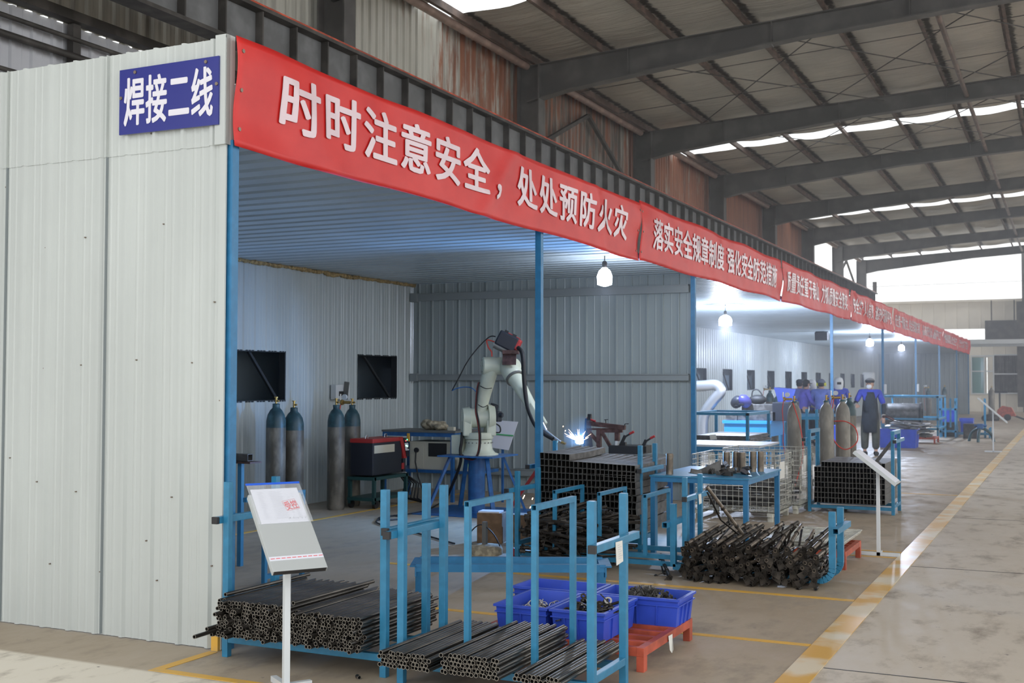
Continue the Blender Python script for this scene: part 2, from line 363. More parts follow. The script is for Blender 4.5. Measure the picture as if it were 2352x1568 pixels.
for k, (a, b_) in enumerate(SKY):
    s = MB(); x1 = xs[-1]; s.add([(XW, a, roofz(XW)+.02), (x1, a, roofz(x1)+.02), (x1, b_, roofz(x1)+.02), (XW, b_, roofz(XW)+.02)], [(0, 1, 2, 3)])
    struct('window_%d' % (20+k), s, 'skylight', 'translucent roof light strip number %d' % (k+1))
rod = MB()
for k, y in enumerate(FRAMES[2:4]):
    for x in (-2.67, .42, 3.5): rod.cyl((x-1.5, y+.2, 8.72+.055*x-.09), (x+3.2, y+7.2, 8.72+.055*x+.08), .012, n=6).cyl((x+3.2, y+.2, 8.72+.055*x+.08), (x-1.5, y+7.2, 8.72+.055*x-.09), .012, n=6)
    for dy in (2.5, 5): rod.cyl((-5.7, y+dy, 8.47), (13, y+dy, 9.49), .009, n=6)
struct('roof_bracing', rod, 'hall_steel', 'thin crossing rods under the roof foil')
struct('tie_pipe', MB().cyl((2.45, 17.3, 8.62), (2.45, 61.8, 8.62), .055, n=10), 'purlin', 'rusty pipe tie between the rafters')
br = MB()
for ya, yb, z0, z1 in ((17.5, 21, 6.7, 8.2), (24.4, 21, 6.7, 8.2), (54.8, 58.1, 6.7, 8.1), (61.6, 58.1, 6.7, 8.1)): br.bar((XW+.25, ya, z0), (XW+.25, yb, z1), .09, .09)
struct('wall_bracing', br, 'hall_steel', 'dark angle braces forming a wide V on the upper hall wall')
g = MB(); GX = -5.0
g.b2((GX-.012, -8, 5.98), (GX, 61, 6.5)); struct('crane_girder_web', g, 'girder_web', 'grey web plate of the crane girder above the banners')
g = MB(); g.b2((GX-.15, -8, 5.93), (GX+.13, 61, 5.98)).b2((GX-.18, -8, 6.47), (GX+.16, 61, 6.52))
for i in range(92): y = 5.14-.745*17+.745*i; g.b2((GX, y-.012, 5.98), (GX+.12, y+.012, 6.47)) if y < 61 else None
struct('crane_girder', g, 'hall_steel', 'dark flanges and stiffeners of the crane girder above the banners')
g = MB(); g.b2((GX+.03, -8, 6.52), (GX+.09, 61, 6.58)).b2((GX+.0, -8, 6.515), (GX+.12, 61, 6.53)); struct('crane_rail', g, 'rail_red', 'red rusty crane rail on top of the girder')
struct('crane_stop', MB().b2((GX-.1, 60.8, 6.5), (GX+.1, 61, 7.15)), 'hall_beam', 'steel stop at the far end of the crane rail')
# far gable: sheets, light bands, glazed door, open sky above
fw = MB(); sheet(fw, trapezoid(38, .62, .03, .05, .02), (-6.3, 64.0, 0), (1, 0, 0), (0, 0, 1), (0, -1, 0), 0, 6.16, [(2.6, 6.8, 3.95, 4.6), (6.0, 6.55, 3.1, 3.47), (6.67, 6.85, 1.0, 3.0)])
struct('wall_far', fw, 'cream_sheet', 'cream sheeted wall at the far end of the hall')
struct('window_1', MB().b2((-3.7, 64.02, 3.95), (.5, 64.04, 4.6)), 'skylight', 'bright translucent band in the far wall')
struct('window_2', MB().b2((-.3, 64.02, 3.1), (.25, 64.04, 3.47)), 'skylight', 'small bright pane over the far glazed screen')
mat('teal_glass', (.16, .30, .30), .15); mat('bright_pane', (.8, .9, .95), .2)
wd = MB().b2((-.3, 63.94, .98), (.37, 63.96, 3.0)); struct('window_3', wd, 'teal_glass', 'teal glazed screen in the far wall')
struct('window_4', MB().b2((.37, 64.03, 1.0), (.55, 64.05, 3.0)), 'skylight', 'narrow bright gap beside the teal glass')
t = MB()
for x in (-.32, .36, .83): t.b2((x, 63.86, .95), (x+.07, 63.94, 3.1))
for z in (.95, 2.2, 3.05): t.b2((-.32, 63.88, z), (.9, 63.95, z+.07))
t.b2((.9, 63.88, 2.05), (2.2, 63.94, 2.12)).b2((.9, 63.88, .98), (2.2, 63.94, 1.06)).b2((.9, 63.88, 3.1), (2.2, 63.94, 3.17))
struct('trim_9', t, 'white_metal', 'pale bars of the far glazed screen')
dk = MB(); sheet(dk, trapezoid(1.3, .2, .05, .09, .03), (.9, 63.96, 0), (1, 0, 0), (0, 0, 1), (0, -1, 0), 1.06, 3.1); struct('door_1', dk, 'hall_steel', 'dark ribbed shutter in the far wall')
struct('far_cap', MB().b2((-6.3, 63.8, 6.1), (32, 64, 6.22)), 'cream_sheet', 'ridged cap on the far wall')
struct('far_column', MB().b2((2.36, 63.4, 0), (2.62, 63.7, 9)), 'hall_beam', 'dark gable column at the right edge')
b = MB().b2((.5, 63, 3.95), (3.4, 63.4, 5.0)).b2((2.1, 62.9, .3), (3.4, 63.3, 6.0)).b2((.8, 63.1, 5.0), (.86, 63.16, 6.1)).b2((1.95, 63.1, 5.0), (2.01, 63.16, 6.1)); struct('far_screen', b, 'hall_steel', 'dark boxed steelwork hanging before the far wall')
dkt = MB().b2((-.6, 61.0, 3.52), (9, 61.35, 3.66)).b2((-.6, 61.05, 3.66), (9, 61.3, 3.9)); struct('far_beam', dkt, 'white_metal', 'pale crane beam across the far end')
struct('far_wire', MB().cyl((-6, 62.4, 7.0), (32, 62.4, 7.3), .012, n=5), 'hall_steel', 'thin wire across the far opening')

# ------------------------------------------------------------------ the booth: walls, roof, posts
PY = 9.8; YE = 58.0; HZ = 3.1
e = MB(); prof = trapezoid(4.5, .2285, .022, .05, .02, 2, .0035, .05)
sheet(e, prof, (-4.5, 0, 0), (1, 0, 0), (0, 0, 1), (0, -1, 0), .005, 3.075)
struct('wall_booth_end', e, 'panel_white', 'pale ribbed sheet wall closing the near end of the welding booth')
e = MB(); sheet(e, prof, (-4.5, -.004, 0), (1, 0, 0), (0, 0, 1), (0, -1, 0), 3.06, 3.72)
for x in (-1.862, -.962, -2.76): e.b2((x-.004, -.026, 3.06), (x, 0, 3.72))
struct('wall_booth_end_upper', e, 'panel_white', 'upper row of pale sheets on the near end wall')
e = MB()
for x in (-1.862, -.962, -2.76): e.b2((x-.003, -.022, .01), (x, 0, 3.06))
struct('trim_10', e, 'girt_grey', 'dark laps between the end wall sheets')
e = MB().b2((-.075, -.03, 3.06), (.012, .005, 3.735)).b2((.004, -.03, 3.06), (.012, .05, 3.735)); e.b2((-.05, -.012, .005), (0, .0, 3.06)); struct('trim_11', e, 'panel_white', 'pale folded corner strip of the end wall')
struct('trim_12', MB().b2((-.055, -.035, .0), (-.005, .0, .085)), 'line_yellow', 'dab of yellow paint at the foot of the corner')
sc = MB()
for x, z in [(-1.9+.02, 2.93), (-1.47, 3.0), (-1.02, 3.12), (-.6, 3.18), (-.95+.46, 2.6), (-1.15, 2.55), (-.1, 2.65), (-1.5, 2.5), (-1.5, 1.7), (-1.17, 1.72), (-.7, 1.75), (-.25, 1.73), (-1.55, .95), (-1.2, .9), (-.6, .62), (-.4, .9), (-.08, .5), (-.03, 1.5), (-.08, 2.1), (-1.8, 1.1), (-1.42, .42), (-.98, .4), (-.51, .38)]:
    sc.cyl((x, -.0, z), (x, -.013, z), .0045, n=6)
struct('trim_13', sc, 'screw', 'screw heads scattered over the end wall')
holes = [(6.07+2.75*k-.525-.03, 6.07+2.75*k+.525-.03, 1.37, 1.99) for k in range(18) if k not in (2,)]
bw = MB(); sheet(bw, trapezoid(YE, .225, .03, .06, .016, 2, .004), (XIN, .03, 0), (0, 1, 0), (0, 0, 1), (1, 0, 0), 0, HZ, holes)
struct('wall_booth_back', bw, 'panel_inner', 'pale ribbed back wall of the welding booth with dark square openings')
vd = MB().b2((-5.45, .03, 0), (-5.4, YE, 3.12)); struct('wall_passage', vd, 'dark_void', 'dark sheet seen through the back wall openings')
for k in range(18):
    if k == 2: continue
    y = 6.07+2.75*k; fr = MB()
    for a, b_ in (((y-.54, 1.355), (y+.54, 1.38)), ((y-.54, 1.98), (y+.54, 2.0)), ((y-.54, 1.355), (y-.52, 2.0)), ((y+.52, 1.355), (y+.54, 2.0))): fr.b2((XIN-.09, a[0], a[1]), (XIN+.004, b_[0], b_[1]))
    fr.bar((XIN-.1, y-.1 if k == 0 else y-.25, 2.0), (XIN-.1, y+.5, 1.37), .035, .035)
    struct('window_%d' % (k+3 if k < 2 else k+2 if k > 4 else k+30), fr, 'brace_dark', 'square opening with a slanting brace, number %d along the booth back wall' % (k+1 if k < 2 else k))
cb = MB(); sheet(cb, trapezoid(YE, .26, .06, .10, .034), (-5.45, .03, HZ), (0, 1, 0), (1, 0, 0), (0, 0, 1), 0, 5.42)
struct('ceiling_booth', cb, 'panel_roof', 'ribbed sheet ceiling of the welding booth')
cb = MB().b2((-5.45, .03, HZ+.045), (-.03, YE, HZ+.06)); struct('ceiling_booth_top', cb, 'panel_white', 'top sheet over the booth')
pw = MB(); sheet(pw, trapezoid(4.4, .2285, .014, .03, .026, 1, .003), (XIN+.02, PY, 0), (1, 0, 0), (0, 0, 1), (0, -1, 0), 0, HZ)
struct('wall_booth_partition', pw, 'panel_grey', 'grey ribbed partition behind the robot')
for z0, z1, lab in ((2.84, 2.95, 'upper rail across the grey partition'), (1.635, 1.725, 'middle rail across the grey partition'), (.25, .35, 'low rail across the grey partition')):
    g = MB().b2((XIN+.03, PY-.075, z0), (-.06, PY-.03, z1)).b2((XIN+.03, PY-.09, z1-.012), (-.06, PY-.03, z1)).b2((XIN+.02, PY-.1, z0-.015), (XIN+.14, PY-.03, z1+.01)); struct('trim_14' if z0 > 2 else 'trim_15' if z0 > 1 else 'trim_16', g, 'girt_grey', lab)
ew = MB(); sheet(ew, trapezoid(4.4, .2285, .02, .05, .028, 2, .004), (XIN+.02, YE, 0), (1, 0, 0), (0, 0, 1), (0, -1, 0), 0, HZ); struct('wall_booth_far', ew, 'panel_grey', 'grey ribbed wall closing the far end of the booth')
fo = MB(); pts = []
for i in range(170):
    y = 4.6+i*.031; r = .018+.022*abs(noise.noise(V((y*3.1, 0, 0))))+.012*R_.random(); fo.ball((XIN+.02+.015*R_.random(), y, HZ-.012-.03*abs(noise.noise(V((y*2.3, 5, 0))))), r, 7, 5, (1, 1.3, 1))
struct('trim_17', fo, 'foam', 'lumpy tan foam bead where back wall meets ceiling')
posts = [0.045, 4.64, 9.77, 20.04, 27.67, 35.34, 43.16, 51.07, 57.9]
where = ['at the corner of the pale end wall', 'in the middle of the near bay, before the robot', 'at the front edge of the grey partition', 'first beyond the partition', 'second beyond the partition', 'third beyond the partition', 'fourth beyond the partition', 'fifth beyond the partition', 'at the far end of the booth']
for y, wh in zip(posts, where):
    o = MB().b2((-.03, y-.03, 0), (.03, y+.03, 3.09)).build('booth_post', 'blue_post', None, 'square blue roof post, '+wh, 'post', 'blue posts along the booth front')
MB().b2((-.035, .03, 3.09), (.0, YE, 3.15)).build('eave_beam', 'blue_post', None, 'blue beam along the booth front behind the banners', 'beam')['kind'] = 'structure'

# ------------------------------------------------------------------ banners and signs
def glyphs(ch, cache={}):
    if ch not in cache:
        c = bpy.data.curves.new('g', 'FONT'); c.body = ch; c.offset = 0; c.resolution_u = 2; o = bpy.data.objects.new('g', c); COL.objects.link(o)
        dg = bpy.context.evaluated_depsgraph_get(); me = bpy.data.meshes.new_from_object(o.evaluated_get(dg))
        b = bmesh.new(); b.from_mesh(me); bmesh.ops.triangulate(b, faces=b.faces[:])
        for _ in range(2): bmesh.ops.subdivide_edges(b, edges=[e for e in b.edges if e.calc_length() > .22], cuts=1, use_grid_fill=False); bmesh.ops.triangulate(b, faces=b.faces[:])
        b.verts.index_update(); v0 = [v.co.copy() for v in b.verts]; f0 = [[v.index for v in f.verts] for f in b.faces]; b.free(); vs, fs = [], []
        for k, (dx, dy) in enumerate(((0, 0), (.030, 0), (-.030, 0), (0, .018), (0, -.018), (.022, .013), (-.022, -.013), (.022, -.013), (-.022, .013))):
            n = len(vs); vs += [(v.x+dx, v.y+dy, k*.0002) for v in v0]; fs += [[i+n for i in f] for f in f0]
        cache[ch] = (vs, fs); COL.objects.unlink(o); bpy.data.objects.remove(o); bpy.data.meshes.remove(me)
    return cache[ch]
def write(mb, text, u0, pitch, wid, z0, hgt, place, parent=None, m=None, nrm=V((1, 0, 0))):
    for i, ch in enumerate(text):
        if ch == ' ': continue
        vs, fs = glyphs(ch); q = mb if parent is None else MB()
        q.add([place(u0+i*pitch+gx*wid, z0+(gy+.09)/.97*hgt)+nrm*gz for gx, gy, gz in vs], fs)
        if parent is not None: q.build('character', m, parent, 'pale character')
BAN = [(.0, 7.39), (7.42, 14.95), (14.98, 22.1), (22.13, 29.43), (29.46, 36.62), (36.65, 43.9), (43.93, 51.1), (51.13, 58.3)]
WORDS = ['', '', '质量责任重于泰山 力抓质量安全落实', '安全生产人人有责 遵章守纪保障平安', '安全第一预防为主 综合治理落实到位', '提高安全意识 建设平安工厂', '严格管理 安全生产', '安全为了生产']
CN = ['nearest, its large pale writing clearest', 'second from the near end, two groups of writing', 'third from the near end', 'fourth, with two dark slanting creases', 'fifth from the near end', 'sixth from the near end', 'seventh from the near end', 'farthest, ending at the booth end']
for k, (ya, yb) in enumerate(BAN):
    amp = .012+.004*min(k, 4)
    def surf(y, z, k=k, ya=ya, yb=yb, amp=amp):
        u = (y-ya)/(yb-ya); q = (z-3.4)
        d = amp*1.6*noise.noise(V((y*.9, q*1.2, k*3)))+amp*noise.noise(V((y*2.2+q*2.4, q*1.1, k*5+9)))
        edge = min(u, 1-u); d += .02*math.exp(-edge*14)*math.sin(q*9+k)
        if k == 0: d += .022*math.exp(-((y-3.62-q*1.0)/.12)**2)+.014*math.exp(-((y-6.1+q*.6)/.1)**2)
        if k == 3: d += .04*math.exp(-((y-23.9+q*3.5)/.12)**2)+.035*math.exp(-((y-26.6+q*3.5)/.12)**2)
        sag = .025*math.sin(PI*u*3)**2*(1 if k else .4)
        zz = z-(sag if z > 3.7 else 0)-(.012*math.sin(y*2.1+k) if z < 3.1 else 0)
        return V((.06+d, y, zz))
    n = 130; zs = [3.06+.7*i/16 for i in range(17)]; top0 = 3.725 if k == 0 else 3.77
    zs = [3.05+(top0-3.05)*i/16 for i in range(17)]
    t = thing('banner', 'red cloth banner on the booth front, '+CN[k], 'banner', (0, (ya+yb)/2, 3.05), 0, 'red banners along the booth front'); off = V((0, (ya+yb)/2, 3.05))
    m = MB(); vs = [surf(ya+(yb-ya)*i/n, z)-off for i in range(n+1) for z in zs]; q = len(zs)
    m.add(vs, [(i*q+j, (i+1)*q+j, (i+1)*q+j+1, i*q+j+1) for i in range(n) for j in range(q-1)], True)
    cl = m.build('cloth', 'banner_red', t); so = cl.modifiers.new('s', 'SOLIDIFY'); so.thickness = .004; so.offset = 0
    pl = lambda y, z: surf(y, z)+V((.012, 0, 0))-off
    L = MB()
    if k == 0:
        write(L, '时时注意安全', .40, .508, .475, 3.235, .385, pl, t, 'letter_pink'); write(L, '，', 3.46, .5, .42, 3.235, .36, pl, t, 'letter_pink'); write(L, '处处预防火灾', 3.97, .505, .46, 3.235, .385, pl, t, 'letter_pink')
    elif k == 1:
        write(L, '落实安全规章制度', 7.86, .405, .40, 3.245, .39, pl, t, 'letter_pink'); write(L, '强化安全防范措施', 11.28, .40, .40, 3.245, .39, pl, t, 'letter_pink')
    else:
        a, b_ = (WORDS[k].split(' ')+[''])[:2]; s = (yb-ya-.7)/(len(a)+len(b_)+.6)
        write(L, a, ya+.3, s, s*.98, 3.245, .39, pl, t, 'letter_pink'); write(L, b_, ya+.3+s*(len(a)+.5), s, s*.98, 3.245, .39, pl, t, 'letter_pink')
    
    for y in (ya+.05, yb-.05):
        for z in (3.16, 3.4, 3.64): p = surf(y, z)-off; MB().cyl(p-V((.002, 0, 0)), p+V((.008, 0, 0)), .013, n=8).build('eyelet', 'screw', t)
t = thing('workshop_sign', 'blue sign with four white characters on the pale end wall', 'sign', (-.436, -.03, 3.18))
s = MB(); s.add([(x, y, z) for y in (-.012, 0) for x, z in ((-.4, .005), (.398, 0), (.398, .422), (-.402, .422))], [(0, 1, 2, 3), (7, 6, 5, 4), (0, 4, 5, 1), (1, 5, 6, 2), (2, 6, 7, 3), (3, 7, 4, 0)]); s.build('board', 'sign_blue', t)
L = MB(); write(L, '焊接二线', -.362, .182, .175, .058, .315, lambda x, z: V((x, -.0135, z)), t, 'letter_white', V((0, -1, 0)))
for x, z in ((-.27, .395), (.30, .395), (-.385, .24), (.385, .25)): MB().cyl((x, -.011, z), (x, -.019, z), .011, n=10).build('screw', 'screw', t)
# ------------------------------------------------------------------ front: pipe racks, pipes, crates, notice stands
def smat(name, c, rough, metal, **k): return mat(name, c, rough, metal, **k)
smat('pipe_rim', (.24, .22, .19), .4, .6); smat('channel_rim', (.17, .165, .155), .45, .5); smat('pipe_steel', (.12, .11, .098), .27, .75, var=.35, vscale=14, stretch=(1, .25, 1))
smat('pipe_bore', (.012, .011, .010), .8, .2)
smat('channel_steel', (.13, .125, .12), .5, .45, var=.3, vscale=12)
smat('bracket_steel', (.045, .038, .031), .5, .4, var=.45, vscale=15)
smat('tube_brown', (.20, .165, .13), .38, .5, var=.35, vscale=12)
smat('bright_steel', (.48, .47, .46), .3, .85)
smat('plastic_blue', (.03, .075, .50), .42, 0, var=.1, vscale=5)
smat('pallet_red', (.43, .078, .04), .5, 0, var=.25, vscale=8)
smat('paper', (.72, .73, .80), .6, 0); smat('ink_grey', (.38, .39, .46), .7, 0); smat('ink_red', (.72, .12, .14), .6, 0); smat('tag_paper', (.68, .67, .62), .6, 0)
smat('board_grey', (.55, .58, .58), .35, .25); smat('zip_blue', (.03, .13, .70), .35, 0)
smat('strip_green', (.08, .42, .16), .5, 0); smat('mesh_wire', (.55, .54, .47), .45, .2, var=.25, vscale=9)
m = bpy.data.materials.new('clear_film'); m.use_nodes = True; b_ = m.node_tree.nodes['Principled BSDF']; b_.inputs['Base Color'].default_value = (.9, .92, .95, 1); b_.inputs['Alpha'].default_value = .16; b_.inputs['Roughness'].default_value = .12; MATS['clear_film'] = m

def rack(name, label, x0, x1, y0, y1, h, zb, zrail, group, posts=.04, ext=.1, tagx=False, mt='blue_rack', low=.0):
    """pipe rack: four posts, two end bars with capped ends, bottom rails"""
    t = thing(name, label, 'rack', (x0, y0, 0), 0, group); O = V((x0, y0, 0)); W, D = x1-x0, y1-y0; p = posts
    for x, y in ((0, 0), (0, D), (W, 0), (W, D)): MB().box((x, y, h/2), (p, p, h), None, .003).build('post', mt, t)
    for x, s in ((0, -1), (W, 1)):
        e = MB().box((x+s*p, D/2-ext/2+.03, zb), (p, D+ext+.12, p), None, .003).build('end_bar', mt, t)
        MB().box((x+s*p, -ext-.045, zb), (p*1.03, .022, p*1.03), None, .002).build('end_cap', 'black', e)
        MB().box((x, D/2, zrail), (p*.9, D-p, p), None, .003).build('lower_bar', mt, t)
    for y in (0, D): MB().box((W/2, y, zrail-.03), (W-p, p*.9, p), None, .003).build('bottom_rail', mt, t)
    return t
def hoop(t, x, y0, y1, z0, z1, w=.03, mt='blue_rack', name='divider'):
    a = MB(); a.bar((x, y0, z0), (x, y0, z1-w), w, w, (1, 0, 0)).bar((x, y1, z0), (x, y1, z1-w), w, w, (1, 0, 0)); a.bar((x, y0-w/2, z1-w/2), (x, y1+w/2, z1-w/2), w, w, hollow=.003)
    return a.build(name, mt, t)
RA = rack('pipe_rack', 'blue steel rack at the left holding the deep pile of dark pipes', .125, 1.21, -.11, .345, 1.023, .80, .135, 'blue pipe racks in front', ext=.02)
RB = rack('pipe_rack', 'blue steel rack in front with two hoop dividers and a paper tag', 1.357, 2.455, -.17, .29, 1.023, .795, .135, 'blue pipe racks in front', ext=.05)
for x in (1.735, 2.125): hoop(RB, x-1.357, .04, .55, .12, .985)
RB_tag = MB(); RB_tag.add([(0, 0, 0), (.004, .085, 0), (.012, .075, -.105), (.010, -.012, -.115), (.003, 0, 0), (.007, .085, 0), (.015, .075, -.105), (.013, -.012, -.115)], [(0, 1, 2, 3), (7, 6, 5, 4), (0, 4, 5, 1), (1, 5, 6, 2), (2, 6, 7, 3), (3, 7, 4, 0)])
tg = RB_tag.build('paper_tag', 'tag_paper', None, 'small pale paper tag hanging on the right bar of the front rack', 'tag', loc=(2.517, .0, .80))
k_ = MB()
for i in range(7): k_.b2((.0075+.0012*i, .012, -.018-.011*i), (.0078+.0012*i, .05+.02*(i % 2), -.0165-.011*i))
k_.build('print', 'ink_grey', tg)

def pipe_mesh(L, ro=.0117, n=12):
    b = MB().tubeh((0, 0, 0), (0, L, 0), ro, ro*.76, n); me = b.mesh('steel_pipe', 'pipe_steel'); me.materials.append(MATS['pipe_bore'])
    me.materials.append(MATS['pipe_rim'])
    for p in me.polygons: p.material_index = 1 if n <= p.index < 2*n else 2 if p.index >= 3*n else 0
    return me
PIPE_A = [pipe_mesh(.80), pipe_mesh(.84)]; PIPE_B = [pipe_mesh(.88), pipe_mesh(.86)]
stuffA = MB(); nA = 0
cols, rows, pt = 42, 10, .0236
for r in range(rows):
    for c in range(cols):
        x = .175+c*pt+(pt/2 if r % 2 else 0)+R_.uniform(-.002, .002); z = .168+r*.0208+R_.uniform(-.0015, .0015)
        if r == rows-1 and x > .70: continue
        if r == rows-2 and x > .70 and R_.random() < .1: continue
        y = -.275+R_.uniform(-.018, .018)+(R_.uniform(-.05, .05) if R_.random() < .3 else 0)
        if x < .30: y += R_.uniform(-.04, .03)
        top = r >= rows-1 or (r == rows-2 and x > .69) or c == cols-1
        if top or (r >= rows-4 and c > 28): 
            o = link('steel_pipe', PIPE_A[nA % 2], None, 'bare dark steel pipe at the top or right of the pile in the left rack', 'pipe', 'pipes in the left rack', loc=(x, y, z)); o.rotation_euler = (R_.uniform(-.002, .002), 0, R_.uniform(-.004, .004)); nA += 1
        else: stuffA.tubeh((x, y, z), (x+R_.uniform(-.006, .006), y+.8, z), .0117, .0089, 10)
s = stuffA.build('steel_pipe_pile', 'pipe_steel', None, 'dense lower rows of dark steel pipes filling the left rack', 'pipes', 'pipes in the left rack', 'stuff')
s.data.materials.append(MATS['pipe_bore']); s.data.materials.append(MATS['pipe_rim'])
for p in s.data.polygons: k = p.index % 40; p.material_index = 1 if 10 <= k < 20 else 2 if k >= 30 else 0
for x, y, z, lab in ((.19, -.47, .190, 'single steel pipe jutting far out at the lower left of the left rack'), (.715, -.27, .387, 'single steel pipe lying crosswise on top of the left pile'), (.20, -.22, .385, 'single pipe along the far edge on top of the left pile')):
    o = link('steel_pipe', PIPE_A[0], None, lab, 'pipe', 'pipes in the left rack', loc=(x, y, z)); o.rotation_euler = (0, 0, .05 if y < -.4 else -.02)
def bundle(x0, cols, rows, y, z0, lab, grp, trim=()):
    for r in range(rows):
        for c in range(cols-(r % 2)):
            if (r, c) in trim or (r == rows-1 and (c*7+3) % 5 == 0): continue
            o = link('steel_pipe', PIPE_B[(r+c) % 2], None, lab, 'pipe', grp, loc=(x0+c*.0238+(.0119 if r % 2 else 0)+R_.uniform(-.001, .001), y+R_.uniform(-.012, .012), z0+r*.0207)); o.rotation_euler = (0, 0, R_.uniform(-.006, .006))
bundle(1.405, 13, 4, -.47, .168, 'bare steel pipe in the left bundle of the front rack', 'pipes left of the dividers')
bundle(1.765, 14, 5, -.46, .168, 'bare steel pipe in the middle bundle of the front rack', 'pipes between the dividers')
bundle(2.155, 11, 2, -.44, .168, 'bare steel pipe in the right bundle of the front rack', 'pipes right of the dividers')
o = link('steel_pipe_offcut', pipe_mesh(.03), None, 'short pipe offcut lying on the floor before the front rack', 'pipe', loc=(1.12, -.22, .012)); o.rotation_euler = (0, 0, 1.0)

# --- low bench frame behind
BD = V((1.33, .62, 0)).normalized(); BN = V((-BD.y, BD.x, 0))
t = thing('low_bench', 'low blue frame bench standing empty behind the pipe racks', 'bench', (.06, 2.2, 0))
for s in (0, .36): MB().bar(V((0, 0, .185))+BN*s, BD*1.46+V((0, 0, .185))+BN*s, .05, .06).build('long_rail', 'blue_post', t)
for u in (0, 1.46):
    a = MB(); a.bar(BD*u+BN*(-.03)+V((0, 0, .20)), BD*u+BN*.39+V((0, 0, .20)), .09, .012).bar(BD*u-BN*.03+V((0, 0, .16)), BD*u+BN*.39+V((0, 0, .16)), .012, .08); a.build('end_plate', 'blue_post', t)
    for s in (0, .36): MB().bar(BD*(u+(.03 if u == 0 else -.03))+BN*s+V((0, 0, 0)), BD*(u+(.03 if u == 0 else -.03))+BN*s+V((0, 0, .16)), .05, .05).build('leg', 'blue_post', t)
# --- blue hoop stand behind the left rack
t = thing('blue_stand', 'slim blue hoop stand on the booth floor behind the left rack', 'stand', (-1.15, 1.9, 0))
for y in (0, .5): MB().box((0, y, .35), (.035, .035, .70), None, .003).build('leg', 'blue_post', t)
MB().b2((-.017, 0, .05), (.017, .5, .085)).build('lower_bar', 'blue_post', t); MB().b2((-.017, -.25, .68), (.017, .52, .715)).build('top_bar', 'blue_post', t)

# --- red pallet with four blue crates
def pallet(label, x0, x1, y0, y1, h, slats, tagy=None):
    t = thing('steel_pallet', label, 'pallet', (x0, y0, 0), 0, 'red steel pallets'); W, D = x1-x0, y1-y0
    for x in (.022, W-.022): MB().b2((x-.022, 0, h-.05), (x+.022, D, h), .002).build('side_rail', 'pallet_red', t)
    for i in range(slats): y = .022+(D-.044)*i/(slats-1); MB().b2((.044, y-.02, h-.05), (W-.044, y+.02, h), .002).build('slat', 'pallet_red', t)
    for x in (.022, W-.022):
        for y in (.03, D-.03): MB().b2((x-.022, y-.03, 0), (x+.022, y+.03, h-.05), .002).build('leg', 'pallet_red', t)
    return t
PL = pallet('red steel pallet carrying four blue crates of small parts', 1.38, 2.46, .60, 1.53, .135, 7)
tg = MB().add([(0, 0, 0), (.004, .065, .0), (.012, .06, -.09), (.012, .03, -.105), (.01, -.004, -.08)], [(0, 1, 2, 3, 4), (4, 3, 2, 1, 0)]).build('paper_tag', 'tag_paper', None, 'white paper tag on the side of the red pallet under the blue crates', 'tag', loc=(2.464, 1.03, .12))
def crate(label, cx, cy, wx, wy, z0, h=.17, group='blue crates on the red pallet', name='crate', ribs=True, mt='plastic_blue'):
    t = thing(name, label, 'crate', (cx, cy, z0), 0, group); a, b_ = wx/2, wy/2; s = .93; w_ = .008
    m = MB(); o0 = [(-a*s, -b_*s), (a*s, -b_*s), (a*s, b_*s), (-a*s, b_*s)]; o1 = [(-a, -b_), (a, -b_), (a, b_), (-a, b_)]
    i0 = [(x*.95, y*.95) for x, y in o0]; i1 = [(x*(1-w_/a), y*(1-w_/b_)) for x, y in o1]
    vs = [(x, y, 0) for x, y in o0]+[(x, y, h) for x, y in o1]+[(x, y, h) for x, y in i1]+[(x, y, .008) for x, y in i0]
    fs = [(3, 2, 1, 0), (12, 13, 14, 15)]
    for k in range(3):
        for i in range(4): j = (i+1) % 4; fs.append((k*4+i, k*4+j, k*4+4+j, k*4+4+i))
    m.add(vs, fs); m.build('body', mt, t)
    r = MB()
    for zz, e, hh in ((h-.008, .012, .014), (h-.045, .006, .007)):
        for sx in (-1, 1): r.b2((sx*(a-.002), -b_+.002, zz-hh/2), (sx*(a+e), b_-.002, zz+hh/2)); r.b2((-a-e, sx*(b_-.002), zz-hh/2), (a+e, sx*(b_+e), zz+hh/2))
    r.build('rim', mt, t)
    if ribs:
        q = MB()
        for sy in (-1, 1):
            for i in range(1, 4): x = -a+wx*i/4; q.bar((x*s, sy*b_*s, .0), (x, sy*(b_+.002), h-.045), .008, .012, (0, 1, 0))
        for sx in (-1, 1):
            for i in range(1, 4): y = -b_+wy*i/4; q.bar((sx*a*s, y*s, .0), (sx*(a+.002), y, h-.045), .008, .012, (1, 0, 0))
        q.build('ribs', mt, t)
    return t
CZ = .135
crate('blue crate at the front right of the red pallet, holding flat eyed links', 2.055, .88, .325, .53, CZ)
crate('blue crate at the front left of the red pallet, half full of thin rings', 1.695, .88, .325, .53, CZ)
crate('blue crate at the right rear of the red pallet, heaped with bent clips', 2.205, 1.365, .53, .325, CZ)
crate('blue crate at the left rear of the red pallet, almost empty', 1.635, 1.365, .53, .325, CZ)
def ring(R, r, n=18, k=6):
    return MB().pipe([(R*math.cos(2*PI*i/n), R*math.sin(2*PI*i/n), 0) for i in range(n)], r, k, True)
RING = ring(.020, .0035).mesh('ring', 'bright_steel')
for i in range(60):
    o = link('steel_ring', RING, None, 'thin steel ring in the front left blue crate', 'ring', 'rings in the crate', loc=(1.695+R_.uniform(-.125, .125), .90+R_.uniform(-.21, .18), CZ+.095+.02*R_.random()+(.015 if i > 35 else 0))); o.rotation_euler = (R_.uniform(-1, 1), R_.uniform(-1, 1), R_.uniform(0, 6))
